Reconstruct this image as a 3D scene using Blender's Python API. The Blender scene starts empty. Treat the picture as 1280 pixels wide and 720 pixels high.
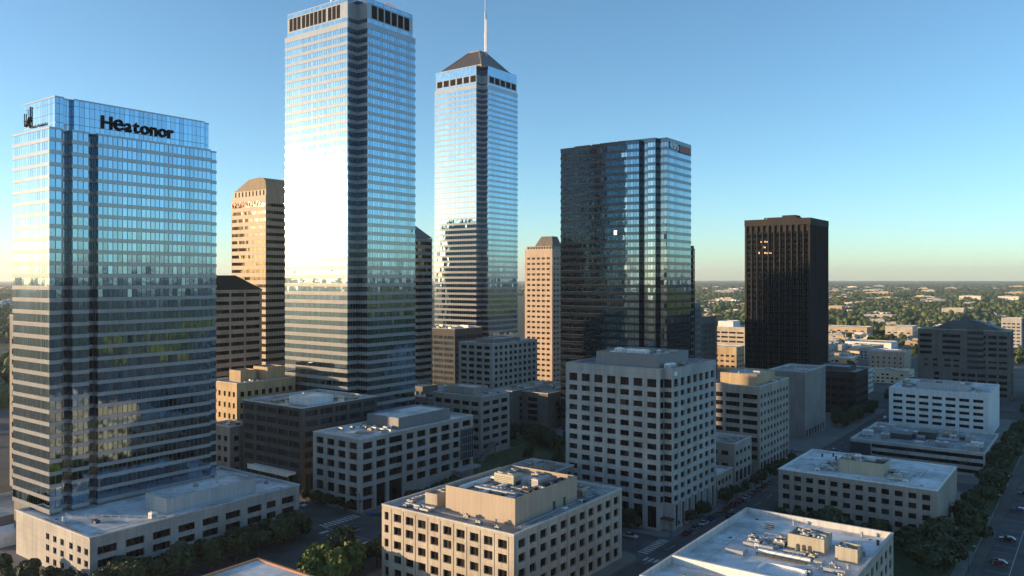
import bpy, math, random
import numpy as np
from mathutils import Vector
R = math.radians
rnd = random.Random(7)
scene = bpy.context.scene
COL = scene.collection

# ------------------------------------------------------------------ camera constants (camera stands at 0,0,80; +Y and -X are the street directions)
CAMZ = 80.0
YAW = 36.39
SUN_DIR = Vector((-0.806, -0.644, 0.099)).normalized()

# ------------------------------------------------------------------ mesh builder
class MB:
    def __init__(s):
        s.v = []; s.f = []; s.m = []
    def face(s, pts, m=0):
        i = len(s.v); s.v.extend([tuple(p) for p in pts]); s.f.append(tuple(range(i, i + len(pts)))); s.m.append(m)
    def box(s, x0, x1, y0, y1, z0, z1, m=0, bottom=True):
        a=(x0,y0,z0); b=(x1,y0,z0); c=(x1,y1,z0); d=(x0,y1,z0); e=(x0,y0,z1); f=(x1,y0,z1); g=(x1,y1,z1); h=(x0,y1,z1)
        for q in ((a,b,f,e),(b,c,g,f),(c,d,h,g),(d,a,e,h),(e,f,g,h)): s.face(q, m)
        if bottom: s.face((d,c,b,a), m)
    def prism(s, poly, z0, z1, m=0, cap=True, mtop=None):
        n = len(poly)
        for i in range(n):
            p = poly[i]; q = poly[(i+1) % n]
            s.face(((p[0],p[1],z0),(q[0],q[1],z0),(q[0],q[1],z1),(p[0],p[1],z1)), m)
        if cap:
            s.face([(p[0],p[1],z1) for p in poly], m if mtop is None else mtop)
            s.face([(p[0],p[1],z0) for p in reversed(poly)], m)
    def ring(s, po, pi, z0, z1, m=0, zi=None):
        n = len(po); zi = z0 if zi is None else zi
        for i in range(n):
            j = (i+1) % n
            a,b,c,d = po[i],po[j],pi[i],pi[j]
            s.face(((a[0],a[1],z0),(b[0],b[1],z0),(b[0],b[1],z1),(a[0],a[1],z1)), m)
            s.face(((d[0],d[1],zi),(c[0],c[1],zi),(c[0],c[1],z1),(d[0],d[1],z1)), m)
            s.face(((a[0],a[1],z1),(b[0],b[1],z1),(d[0],d[1],z1),(c[0],c[1],z1)), m)
            s.face(((b[0],b[1],z0),(a[0],a[1],z0),(c[0],c[1],z0),(d[0],d[1],z0)), m)
    def cyl(s, x, y, z0, z1, r, n=12, m=0, r2=None):
        r2 = r if r2 is None else r2
        A = [(x+r*math.cos(2*math.pi*k/n), y+r*math.sin(2*math.pi*k/n)) for k in range(n)]
        Bq = [(x+r2*math.cos(2*math.pi*k/n), y+r2*math.sin(2*math.pi*k/n)) for k in range(n)]
        for k in range(n):
            j = (k+1) % n
            s.face(((*A[k],z0),(*A[j],z0),(*Bq[j],z1),(*Bq[k],z1)), m)
        s.face([(*p,z1) for p in Bq], m)
    def tube(s, p, q, r, n=6, m=0, r2=None):
        p = Vector(p); q = Vector(q); d = (q-p).normalized(); r2 = r if r2 is None else r2
        u = d.orthogonal().normalized(); w = d.cross(u)
        A=[p+u*r*math.cos(2*math.pi*k/n)+w*r*math.sin(2*math.pi*k/n) for k in range(n)]
        Bq=[q+u*r2*math.cos(2*math.pi*k/n)+w*r2*math.sin(2*math.pi*k/n) for k in range(n)]
        for k in range(n):
            j=(k+1)%n; s.face((A[k],A[j],Bq[j],Bq[k]), m)
        s.face(Bq, m); s.face(list(reversed(A)), m)
    def mesh(s, name, mats, off=(0,0,0)):
        me = bpy.data.meshes.new(name)
        ox,oy,oz = off
        me.from_pydata([(a-ox,b-oy,c-oz) for a,b,c in s.v], [], s.f)
        for mm in (mats if isinstance(mats,(list,tuple)) else [mats]): me.materials.append(mm)
        if any(s.m): me.polygons.foreach_set('material_index', s.m)
        me.update(); return me
    def build(s, name, mats, parent=None, off=None):
        if off is None: off = root_off(parent)
        o = bpy.data.objects.new(name, s.mesh(name, mats, off)); COL.objects.link(o)
        if parent is not None: o.parent = parent
        return o

def root_off(p):
    x=y=z=0.
    while p is not None:
        x+=p.location.x; y+=p.location.y; z+=p.location.z; p=p.parent
    return (x,y,z)

def tag(o, label=None, cat=None, group=None, kind=None):
    if label: o['label']=label
    if cat: o['category']=cat
    if group: o['group']=group
    if kind: o['kind']=kind
    return o
def thing(name, label, cat, loc, group=None):
    o = bpy.data.objects.new(name, None); COL.objects.link(o); o.location = loc; o.empty_display_size = 2
    return tag(o, label, cat, group)
def structure(name, mb, mat):
    o = mb.build(name, mat); o['kind']='structure'; return o
def rect(x0,x1,y0,y1,o=0.): return [(x0-o,y0-o),(x1+o,y0-o),(x1+o,y1+o),(x0-o,y1+o)]
def offset(poly, d):
    # outward offset of a CCW polygon
    n=len(poly); out=[]
    for i in range(n):
        p0=Vector(poly[i-1]); p=Vector(poly[i]); p2=Vector(poly[(i+1)%n])
        e1=(p-p0).normalized(); e2=(p2-p).normalized()
        n1=Vector((e1.y,-e1.x)); n2=Vector((e2.y,-e2.x))
        b=(n1+n2); k=d/max(.2,(1+n1.dot(n2)))
        out.append((p.x+b.x*k, p.y+b.y*k))
    return out

# ------------------------------------------------------------------ materials
def newmat(name):
    m = bpy.data.materials.new(name); m.use_nodes=True
    nt=m.node_tree; return m, nt, nt.nodes['Principled BSDF']
def N(nt, t, **kw):
    n=nt.nodes.new(t)
    for k,v in kw.items(): setattr(n,k,v)
    return n
def mul(nt, a, b):
    n=N(nt,'ShaderNodeMix',data_type='RGBA',blend_type='MULTIPLY'); n.inputs[0].default_value=1
    nt.links.new(a,n.inputs[6]); nt.links.new(b,n.inputs[7]); return n.outputs[2]
def ramp(nt, fac, c0, c1, p0=0., p1=1.):
    n=N(nt,'ShaderNodeValToRGB'); n.color_ramp.elements[0].position=p0; n.color_ramp.elements[1].position=p1
    n.color_ramp.elements[0].color=(*c0,1); n.color_ramp.elements[1].color=(*c1,1); nt.links.new(fac,n.inputs[0]); return n.outputs[0]
def g3(v): return (v,v,v)
def plaster(name, col, rough=.85, var=.16, streak=.14, scale=.12, bump=.15, joints=None):
    """wall finish: blotches, rain streaks, fine grain; optional panel joints (w,h)"""
    m,nt,b=newmat(name); L=nt.links
    tc=N(nt,'ShaderNodeTexCoord'); ge=N(nt,'ShaderNodeNewGeometry')
    n1=N(nt,'ShaderNodeTexNoise'); n1.inputs['Scale'].default_value=scale; n1.inputs['Detail'].default_value=6; L.new(ge.outputs['Position'],n1.inputs['Vector'])
    mp=N(nt,'ShaderNodeMapping'); mp.inputs['Scale'].default_value=(1.1,1.1,.05); L.new(ge.outputs['Position'],mp.inputs['Vector'])
    n2=N(nt,'ShaderNodeTexNoise'); n2.inputs['Scale'].default_value=1.; n2.inputs['Detail'].default_value=4; L.new(mp.outputs[0],n2.inputs['Vector'])
    n3=N(nt,'ShaderNodeTexNoise'); n3.inputs['Scale'].default_value=3.; n3.inputs['Detail'].default_value=5; L.new(ge.outputs['Position'],n3.inputs['Vector'])
    c=N(nt,'ShaderNodeRGB'); c.outputs[0].default_value=(*col,1)
    o=mul(nt,c.outputs[0],ramp(nt,n1.outputs['Fac'],g3(1-var),g3(1+var),.3,.7))
    o=mul(nt,o,ramp(nt,n2.outputs['Fac'],g3(1-streak*1.5),g3(1.03),.3,.6))
    o=mul(nt,o,ramp(nt,n3.outputs['Fac'],g3(.93),g3(1.07),.3,.7))
    if joints:
        sx=N(nt,'ShaderNodeSeparateXYZ'); L.new(ge.outputs['Position'],sx.inputs[0])
        ad=N(nt,'ShaderNodeMath',operation='ADD'); L.new(sx.outputs[0],ad.inputs[0]); L.new(sx.outputs[1],ad.inputs[1])
        cx=N(nt,'ShaderNodeCombineXYZ'); L.new(ad.outputs[0],cx.inputs[0]); L.new(sx.outputs[2],cx.inputs[1])
        br=N(nt,'ShaderNodeTexBrick'); br.offset=0; br.inputs['Scale'].default_value=1; br.inputs['Brick Width'].default_value=joints[0]; br.inputs['Row Height'].default_value=joints[1]
        br.inputs['Mortar Size'].default_value=.05; br.inputs['Color1'].default_value=(1,1,1,1); br.inputs['Color2'].default_value=(.97,.97,.97,1); br.inputs['Mortar'].default_value=(.80,.80,.80,1)
        L.new(cx.outputs[0],br.inputs['Vector']); o=mul(nt,o,br.outputs['Color'])
    L.new(o,b.inputs['Base Color']); b.inputs['Roughness'].default_value=rough
    bp=N(nt,'ShaderNodeBump'); bp.inputs['Strength'].default_value=bump; bp.inputs['Distance'].default_value=.2; L.new(n3.outputs['Fac'],bp.inputs['Height']); L.new(bp.outputs[0],b.inputs['Normal'])
    return m
def panel(name,col,metal=.4,rough=.14,var=.05):
    """coated spandrel panels: part mirror, part paint"""
    m=plaster(name,col,rough=rough,var=var,streak=.06,bump=.01); m.node_tree.nodes['Principled BSDF'].inputs['Metallic'].default_value=metal; return m
def membrane(name, col, dirt=(.35,.36,.36), seams=True, patch=.55):
    m,nt,b=newmat(name); L=nt.links
    ge=N(nt,'ShaderNodeNewGeometry')
    n1=N(nt,'ShaderNodeTexNoise'); n1.inputs['Scale'].default_value=.09; n1.inputs['Detail'].default_value=7; n1.inputs['Roughness'].default_value=.62; L.new(ge.outputs['Position'],n1.inputs['Vector'])
    n2=N(nt,'ShaderNodeTexNoise'); n2.inputs['Scale'].default_value=.5; n2.inputs['Detail'].default_value=5; L.new(ge.outputs['Position'],n2.inputs['Vector'])
    mx=N(nt,'ShaderNodeMix',data_type='RGBA'); mx.inputs[6].default_value=(*dirt,1); mx.inputs[7].default_value=(*col,1)
    f=N(nt,'ShaderNodeMapRange'); f.inputs[1].default_value=patch-.2; f.inputs[2].default_value=patch; L.new(n1.outputs['Fac'],f.inputs[0]); L.new(f.outputs[0],mx.inputs[0])
    o=mul(nt,mx.outputs[2],ramp(nt,n2.outputs['Fac'],g3(.82),g3(1.08),.3,.7))
    if seams:
        br=N(nt,'ShaderNodeTexBrick'); br.offset=.5; br.inputs['Scale'].default_value=1; br.inputs['Brick Width'].default_value=9; br.inputs['Row Height'].default_value=2.6
        br.inputs['Mortar Size'].default_value=.06; br.inputs['Color1'].default_value=(1,1,1,1); br.inputs['Color2'].default_value=(.93,.93,.94,1); br.inputs['Mortar'].default_value=(.8,.8,.8,1)
        L.new(ge.outputs['Position'],br.inputs['Vector']); o=mul(nt,o,br.outputs['Color'])
    L.new(o,b.inputs['Base Color']); b.inputs['Roughness'].default_value=.55
    return m
def curtain_glass(name, tint, rough=.06, dark=.25, blinds=.06, metallic=1., bump=.02):
    """coated reflective glazing: every pane (mesh island) a little different"""
    m,nt,b=newmat(name); L=nt.links
    ge=N(nt,'ShaderNodeNewGeometry')
    c=N(nt,'ShaderNodeRGB'); c.outputs[0].default_value=(*tint,1)
    o=mul(nt,c.outputs[0],ramp(nt,ge.outputs['Random Per Island'],g3(1-dark),g3(1.06)))
    L.new(o,b.inputs['Base Color']); b.inputs['Metallic'].default_value=metallic; b.inputs['Roughness'].default_value=rough
    n1=N(nt,'ShaderNodeTexNoise'); n1.inputs['Scale'].default_value=.35; n1.inputs['Detail'].default_value=2; L.new(ge.outputs['Position'],n1.inputs['Vector'])
    bp=N(nt,'ShaderNodeBump'); bp.inputs['Strength'].default_value=bump; bp.inputs['Distance'].default_value=1.; L.new(n1.outputs['Fac'],bp.inputs['Height']); L.new(bp.outputs[0],b.inputs['Normal'])
    return m
def window_glass(name, col=(.012,.015,.018), rough=.06, blind=(.045,.044,.04), pb=.88):
    m,nt,b=newmat(name); L=nt.links
    oi=N(nt,'ShaderNodeObjectInfo'); ge=N(nt,'ShaderNodeNewGeometry')
    ad=N(nt,'ShaderNodeMath',operation='ADD'); L.new(oi.outputs['Random'],ad.inputs[0]); L.new(ge.outputs['Random Per Island'],ad.inputs[1])
    fr=N(nt,'ShaderNodeMath',operation='FRACT'); L.new(ad.outputs[0],fr.inputs[0])
    rp=N(nt,'ShaderNodeValToRGB'); rp.color_ramp.interpolation='LINEAR'
    e=rp.color_ramp.elements; e[0].color=(*[k*.6 for k in col],1); e[0].position=0; e[1].color=(*blind,1); e[1].position=1
    x=e.new(pb); x.color=(*[k*1.7 for k in col],1)
    L.new(fr.outputs[0],rp.inputs[0]); L.new(rp.outputs[0],b.inputs['Base Color']); b.inputs['Roughness'].default_value=rough; b.inputs['IOR'].default_value=1.36
    return m
def simple(name, col, rough=.6, metallic=0., var=.1):
    m,nt,b=newmat(name); L=nt.links
    ge=N(nt,'ShaderNodeNewGeometry'); n1=N(nt,'ShaderNodeTexNoise'); n1.inputs['Scale'].default_value=.8; n1.inputs['Detail'].default_value=6; L.new(ge.outputs['Position'],n1.inputs['Vector'])
    c=N(nt,'ShaderNodeRGB'); c.outputs[0].default_value=(*col,1)
    L.new(mul(nt,c.outputs[0],ramp(nt,n1.outputs['Fac'],g3(1-var),g3(1+var),.3,.7)),b.inputs['Base Color'])
    b.inputs['Roughness'].default_value=rough; b.inputs['Metallic'].default_value=metallic; return m
def leafmat(name, c0, c1):
    m,nt,b=newmat(name); L=nt.links
    ge=N(nt,'ShaderNodeNewGeometry'); oi=N(nt,'ShaderNodeObjectInfo')
    o=ramp(nt,ge.outputs['Random Per Island'],c0,c1)
    o=mul(nt,o,ramp(nt,oi.outputs['Random'],(.75,.8,.7),(1.2,1.1,1.0)))
    L.new(o,b.inputs['Base Color']); b.inputs['Roughness'].default_value=.7
    return m

M={}
M['cream']=plaster('cream_precast',(.42,.365,.30),joints=(4.,1.9))
M['tan_screen']=plaster('tan_metal_screen',(.38,.30,.23),rough=.6,var=.06,streak=.08,bump=.03,joints=(1.2,40))
M['pale']=plaster('pale_concrete',(.38,.355,.33),joints=(4.2,1.85))
M['white_conc']=plaster('white_concrete',(.38,.36,.34),joints=(3.8,1.98))
M['whitewall']=plaster('white_painted_wall',(.68,.68,.67),var=.06,streak=.1)
M['taupe']=plaster('taupe_concrete',(.29,.255,.225),joints=(4.3,1.8))
M['buff']=plaster('buff_concrete',(.33,.285,.25),joints=(4.,1.75))
M['greybuff']=plaster('grey_buff_concrete',(.23,.21,.195),joints=(4.,1.85))
M['greywall']=plaster('grey_wall',(.17,.16,.15),var=.1)
M['darkgrey']=plaster('dark_grey_cladding',(.085,.084,.082),rough=.5,var=.1,joints=(2.8,1.9))
M['tanbrick']=plaster('sunlit_brick',(.45,.33,.20),joints=(1.4,.7))
M['brownconc']=plaster('brown_concrete',(.17,.15,.135),joints=(4,1.9))
M['penthouse']=plaster('penthouse_grey_metal',(.20,.20,.205),rough=.55,var=.05,streak=.1,bump=.03,joints=(1.1,30))
M['lightpent']=plaster('light_metal_screen',(.42,.43,.43),rough=.5,var=.06,bump=.03,joints=(1.5,30))
M['beigepent']=plaster('beige_stucco',(.40,.36,.28),var=.08)
M['pinkwall']=plaster('pinkish_stone',(.46,.35,.27),var=.06,joints=(3,1.7))
M['coping']=plaster('coping',(.5,.49,.47),var=.12,bump=.03)
M['roof']=membrane('white_membrane',(.74,.76,.77))
M['roofdirty']=membrane('worn_membrane',(.5,.52,.53),dirt=(.2,.2,.2),patch=.62)
M['roofgrey']=membrane('grey_membrane',(.30,.31,.32),dirt=(.13,.13,.13))
M['roofdark']=membrane('dark_roof',(.10,.10,.10),dirt=(.05,.05,.05),seams=False)
M['roofbrown']=plaster('brown_roof_metal',(.085,.07,.058),rough=.3,var=.06,joints=(1.0,60))
M['roofbrown2']=plaster('dark_brown_shingle',(.04,.034,.03),rough=.6,var=.08)
M['metal']=simple('galvanised_metal',(.45,.46,.47),.4,.5)
M['metaldark']=simple('dark_metal',(.06,.06,.062),.5,.3)
M['whitemetal']=simple('white_metal',(.72,.73,.73),.45)
M['beigemetal']=simple('beige_unit_metal',(.42,.38,.30),.5)
M['louvre']=simple('louvre_brown',(.028,.023,.02),.6)
M['glass1']=curtain_glass('blue_coated_glass',(.27,.41,.53),rough=.05,bump=.012)
M['glass2']=curtain_glass('silver_blue_glass',(.29,.43,.53),rough=.042,dark=.2)
M['glass3']=curtain_glass('pale_silver_glass',(.31,.45,.55),rough=.03,dark=.15)
M['glass4']=curtain_glass('smoked_blue_glass',(.26,.38,.48),rough=.04,dark=.3)
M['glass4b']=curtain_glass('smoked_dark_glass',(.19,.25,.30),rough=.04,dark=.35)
M['glass5']=curtain_glass('black_glass',(.02,.02,.021),rough=.12,dark=.5)
M['glass6']=curtain_glass('bronze_glass',(.14,.11,.08),rough=.05)
M['notch']=curtain_glass('shaded_notch_glass',(.20,.27,.34),rough=.06,dark=.4)  # darker tint stands in for recess walls mirroring each other
M['span1']=panel('blue_grey_spandrel',(.36,.36,.365),.2,.1)
M['span2']=panel('pale_spandrel',(.37,.365,.36),.25,.08)
M['span3']=panel('silver_spandrel',(.35,.36,.38),.3,.08)
M['span4']=panel('slate_spandrel',(.075,.10,.125),.85,.05)
M['span5']=panel('black_spandrel',(.016,.016,.017),.5,.2)
M['span6']=plaster('beige_spandrel',(.27,.215,.155),rough=.6,var=.05,bump=.02)
M['rib5']=plaster('dark_bronze_rib',(.040,.037,.036),rough=.45,var=.08,bump=.02)
M['backing']=simple('mullion_grey',(.19,.20,.21),.4,.1)
M['win']=window_glass('dark_window_glass',(.008,.010,.012))
M['winblue']=window_glass('blue_window_glass',(.02,.03,.04),.05)
M['winwarm']=window_glass('bronze_window_glass',(.012,.009,.007),.08)
M['frame']=simple('window_frame_dark',(.018,.018,.018),.5,.0)
M['framelight']=simple('window_frame_grey',(.12,.16,.155),.45,.2)
M['asphalt']=plaster('asphalt',(.062,.063,.066),rough=.9,var=.35,streak=0,scale=.14)
M['pave']=plaster('pavement_concrete',(.165,.16,.15),rough=.9,var=.15,streak=0,joints=None)
M['paint']=simple('road_paint',(.40,.40,.39),.8,0,.35)
M['lawn']=plaster('lawn_grass',(.045,.065,.02),rough=.95,var=.35,streak=0,scale=.4,bump=.4)
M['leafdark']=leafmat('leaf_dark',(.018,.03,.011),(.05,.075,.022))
M['leaflit']=leafmat('leaf_lit',(.045,.075,.012),(.12,.165,.03))  # lighter greens put the sunlight into the leaves of lit trees
M['bark']=simple('bark',(.07,.055,.04),.9)
M['sign']=simple('sign_dark',(.008,.008,.010),.5)
M['signwhite']=simple('sign_white',(.75,.75,.75),.5)
M['signred']=simple('sign_red',(.22,.025,.04),.5)
M['signrose']=simple('sign_rose',(.62,.16,.10),.5)
M['copingorange']=simple('orange_coping',(.42,.20,.10),.8)  # plain orange coping colour
M['tyre']=simple('tyre',(.015,.015,.015),.8)
M['carglass']=window_glass('car_glass',(.01,.012,.014),.05,pb=.99)
for k in ('louvre','sign','rib5','darkgrey','brownconc','roofbrown2'):
    M[k].node_tree.nodes['Principled BSDF'].inputs['Specular IOR Level'].default_value=.12; M[k].node_tree.nodes['Principled BSDF'].inputs['Roughness'].default_value=.8
M['tanroof']=plaster('tan_roof',(.26,.20,.14),rough=.85,var=.06,streak=.1)
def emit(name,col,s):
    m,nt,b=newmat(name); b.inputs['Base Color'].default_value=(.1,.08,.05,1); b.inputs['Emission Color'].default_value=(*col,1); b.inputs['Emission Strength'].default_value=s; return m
M['lit']=emit('glint_pane_warm',(1.,.55,.25),.55)  # glow colour for sunset glints on glass, no lamp behind
M['glintwhite']=emit('glint_pane_white',(1.,.95,.85),.8)  # glow colour for one bright pane reflection
M['lamp']=emit('lamp_glow',(1,.9,.75),2.5)

# ------------------------------------------------------------------ windows and walls
_wcache={}
def window_mesh(w,h,nm,gm,fm):
    k=(round(w,2),round(h,2),nm,gm,fm)
    if k in _wcache: return _wcache[k]
    b=MB(); t=.07
    b.face(((-w/2,0,-h/2),(w/2,0,-h/2),(w/2,0,h/2),(-w/2,0,h/2)),1) if nm==0 else None
    if nm>0:
        for i in range(nm+1):
            a=-w/2+w*i/(nm+1); c=a+w/(nm+1)
            j=rnd.uniform(-.006,.006); j2=rnd.uniform(-.006,.006)
            b.face(((a,j,-h/2),(c,-j,-h/2),(c,-j+j2,h/2),(a,j+j2,h/2)),1)
    d=-.08
    b.box(-w/2,w/2,d,.0-.012,-h/2,-h/2+t); b.box(-w/2,w/2,d,-.012,h/2-t,h/2)
    b.box(-w/2,-w/2+t,d,-.012,-h/2+t,h/2-t); b.box(w/2-t,w/2,d,-.012,-h/2+t,h/2-t)
    for i in range(nm):
        c=-w/2+w*(i+1)/(nm+1); b.box(c-t/2,c+t/2,d,-.012,-h/2+t,h/2-t)
    me=b.mesh('window',[M[fm],M[gm]]); _wcache[k]=me; return me
_pcache={}
def pane_mesh(w,h,nm,gm,fm):
    """the same window taken apart: frame mesh and pane mesh"""
    k=(round(w,2),round(h,2),nm,gm,fm)
    if k in _pcache: return _pcache[k]
    me=window_mesh(w,h,nm,gm,fm); out=[]
    for idx,nme in ((0,'window'),(1,'pane')):
        b=MB()
        for p in me.polygons:
            if p.material_index==idx: b.face([tuple(me.vertices[v].co) for v in p.vertices])
        out.append(b.mesh(nme,M[fm if idx==0 else gm]))
    _pcache[k]=out; return out

ROT={'S':0.,'E':math.pi/2,'N':math.pi,'W':-math.pi/2}
def face_frame(side,x0,x1,y0,y1):
    if side=='S': return (x0,y0),(1,0),(0,-1),x1-x0
    if side=='E': return (x1,y0),(0,1),(1,0),y1-y0
    if side=='N': return (x1,y1),(-1,0),(0,1),x1-x0
    return (x0,y1),(0,-1),(-1,0),y1-y0
def evencols(width,n,fill,m0=1.,m1=1.):
    p=(width-m0-m1)/n
    return [(m0+p*(i+.5-fill/2), m0+p*(i+.5+fill/2)) for i in range(n)]
def punched(mb,side,box,z0,z1,groups,depth,wl):
    """wall sheet with recessed openings; groups: list of (columns, rows, mullions)"""
    p0,u,n,W=face_frame(side,*box)
    def P(a,z,d=0.): return (p0[0]+u[0]*a-n[0]*d, p0[1]+u[1]*a-n[1]*d, z)
    rects=[]
    for cols,rr,nm in groups:
        for (a,b) in rr:
            for (ca,cb) in cols:
                if not any(ca<r[1] and cb>r[0] and a<r[3] and b>r[2] for r in rects): rects.append((ca,cb,a,b,nm))
    zs=sorted({z0,z1}|{r[2] for r in rects}|{r[3] for r in rects})
    for za,zb in zip(zs[:-1],zs[1:]):
        zc=(za+zb)/2; act=sorted([r for r in rects if r[2]<zc<r[3]]); c=0.
        for r in act:
            if r[0]>c+1e-6: mb.face((P(c,za),P(r[0],za),P(r[0],zb),P(c,zb)))
            c=r[1]
        if c<W-1e-6: mb.face((P(c,za),P(W,za),P(W,zb),P(c,zb)))
    D=depth
    for (ca,cb,a,b,nm) in rects:
        mb.face((P(ca,a),P(cb,a),P(cb,a,D),P(ca,a,D))); mb.face((P(ca,b,D),P(cb,b,D),P(cb,b),P(ca,b)))
        mb.face((P(ca,a),P(ca,a,D),P(ca,b,D),P(ca,b))); mb.face((P(cb,a,D),P(cb,a),P(cb,b),P(cb,b,D)))
        wl.append((P((ca+cb)/2,(a+b)/2,D),cb-ca,b-a,nm,side))
def place_windows(root,wl,gm='win',fm='frame',name='window',cap=100):
    near=math.hypot(root.location.x,root.location.y)<330
    ox,oy,oz=root_off(root)
    def size(w):
        (x,y,z),ww,hh,nm,s=w; d=math.sqrt(x*x+y*y+(z-CAMZ)**2)
        vis={'S':0,'E':0,'N':1e5,'W':1e5}[s]
        return d/math.sqrt(ww*hh)+vis
    wl=sorted(wl,key=size); rest=MB()
    for i,((x,y,z),w,h,nm,s) in enumerate(wl):
        me=window_mesh(w,h,nm,gm,fm)
        if i<cap:
            o=bpy.data.objects.new(name,me); COL.objects.link(o); o.parent=root
            o.location=(x-ox,y-oy,z-oz); o.rotation_euler=(0,0,ROT[s])
            if near and s in 'SE':
                fr_,pn=pane_mesh(w,h,nm,gm,fm); o.data=fr_
                q=bpy.data.objects.new('pane',pn); COL.objects.link(q); q.parent=o
        else:
            c,sn=math.cos(ROT[s]),math.sin(ROT[s])
            base=len(rest.v)
            for v in me.vertices: rest.v.append((x+v.co.x*c-v.co.y*sn,y+v.co.x*sn+v.co.y*c,z+v.co.z))
            for p in me.polygons: rest.f.append(tuple(base+k for k in p.vertices)); rest.m.append(p.material_index)
    if rest.v:
        o=rest.build('remaining_'+name+'s',[M[fm],M[gm]],root); o['kind']='stuff'

def flr(z,h,n,wh,sill=.9): return [(z+i*h+sill,z+i*h+sill+wh) for i in range(n)]

def block(name,label,cat,x0,x1,y0,y1,z,wall,faces,roof='roof',par=.9,gm='win',fm='frame',depth=.35,coping='coping',lip=.08,cap=100,group=None):
    """rectangular building with recessed windows, parapet and roof deck"""
    root=thing(name,label,cat,((x0+x1)/2,(y0+y1)/2,0),group)
    mb=MB(); wl=[]; zt=z-.3
    for s in 'SENW':
        punched(mb,s,(x0,x1,y0,y1),0,zt,faces.get(s,[]),depth,wl)
    mb.build('wall',M[wall],root)
    place_windows(root,wl,gm,fm,cap=cap)
    b=MB(); b.ring(rect(x0,x1,y0,y1,lip),rect(x0,x1,y0,y1,-.5),zt,z,zi=z-par); b.build('parapet',M[coping],root)
    b=MB(); b.face([(p[0],p[1],z-par) for p in rect(x0,x1,y0,y1,-.5)]); b.build('roof',M[roof],root)
    return root

# ------------------------------------------------------------------ roof equipment (fixed to the building: parts)
def air_handler(root,x,y,z,w,d,h,mat='metal',fans=2):
    b=MB(); b.box(x-w/2,x+w/2,y-d/2,y+d/2,z+.25,z+h)
    for sx in (-1,1):
        for sy in (-1,1): b.box(x+sx*(w/2-.15)-.1,x+sx*(w/2-.15)+.1,y+sy*(d/2-.15)-.1,y+sy*(d/2-.15)+.1,z,z+.249)
    for i in range(5):
        zz=z+.5+i*(h-.8)/5; b.box(x-w/2+.2,x+w/2-.2,y-d/2-.05,y-d/2-.001,zz,zz+.09,1)
        b.box(x+w/2+.001,x+w/2+.05,y-d/2+.2,y+d/2-.2,zz,zz+.09,1)
    long_x=w>=d; Lg=max(w,d); r=min(w,d)*.36
    for i in range(fans):
        t=-Lg/2+Lg*(i+.5)/fans; cx,cy=(x+t,y) if long_x else (x,y+t)
        b.cyl(cx,cy,z+h+.002,z+h+.3,r,12); b.cyl(cx,cy,z+h+.302,z+h+.31,r*.86,12,1)
    return b.build('air_handler',[M[mat],M['metaldark']],root)
def duct(root,pts,w=.8,h=.7,mat='metal'):
    b=MB()
    for (p,q) in zip(pts[:-1],pts[1:]):
        x0,x1=sorted((p[0],q[0])); y0,y1=sorted((p[1],q[1])); z=p[2]
        b.box(x0-w/2,x1+w/2,y0-w/2,y1+w/2,z,z+h)
        n=int(max(x1-x0,y1-y0)/1.6)
        for i in range(1,n):
            t=i/n; cx=p[0]+(q[0]-p[0])*t; cy=p[1]+(q[1]-p[1])*t
            if x1-x0>y1-y0: b.box(cx-.06,cx+.06,cy-w/2-.06,cy+w/2+.06,z+.02,z+h+.06)
            else: b.box(cx-w/2-.06,cx+w/2+.06,cy-.06,cy+.06,z+.02,z+h+.06)
    return b.build('duct',M[mat],root)
def pipes(root,p,q,n=3,gap=.45,r=.12,mat='metal',z=.5):
    b=MB(); d=Vector((q[0]-p[0],q[1]-p[1],0)).normalized(); s=Vector((-d.y,d.x,0))
    for i in range(n):
        o=s*(i*gap); b.tube((p[0]+o.x,p[1]+o.y,p[2]+z),(q[0]+o.x,q[1]+o.y,q[2]+z),r)
    Lg=(Vector(q)-Vector(p)).length
    for k in range(int(Lg/2.5)+1):
        c=Vector(p)+d*(k*2.5+.2); b.tube((c.x-s.x*.2,c.y-s.y*.2,p[2]),(c.x-s.x*.2,c.y-s.y*.2,p[2]+z+.2),.05,4)
    return b.build('pipe_run',M[mat],root)
def vent(root,x,y,z,h=1.,r=.25,mat='metal'):
    b=MB(); b.cyl(x,y,z,z+h,r,10); b.cyl(x,y,z+h+.05,z+h+.3,r*1.7,10,r2=r*.5); b.cyl(x,y,z+h,z+h+.05,r*.5,8)
    return b.build('roof_vent',M[mat],root)
def hatch(root,x,y,z,w=1.6,d=1.6,h=.7,mat='metaldark'):
    b=MB(); b.box(x-w/2,x+w/2,y-d/2,y+d/2,z,z+h); b.box(x-w/2-.1,x+w/2+.1,y-d/2-.1,y+d/2+.1,z+h+.002,z+h+.12); return b.build('roof_hatch',M[mat],root)
def cooling_tower(root,x,y,z,w=3.2,d=3.2,h=3.,mat='beigemetal'):
    b=MB(); b.box(x-w/2,x+w/2,y-d/2,y+d/2,z,z+h*.75)
    for i in range(7):
        zz=z+.3+i*h*.085; b.box(x-w/2+.25,x+w/2-.25,y-d/2-.06,y-d/2-.001,zz,zz+.1,1); b.box(x+w/2+.001,x+w/2+.06,y-d/2+.25,y+d/2-.25,zz,zz+.1,1)
    b.cyl(x,y,z+h*.75+.002,z+h,min(w,d)*.42,16,r2=min(w,d)*.36); b.cyl(x,y,z+h+.003,z+h+.01,min(w,d)*.32,16,1)
    return b.build('cooling_tower',[M[mat],M['metaldark']],root)
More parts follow.
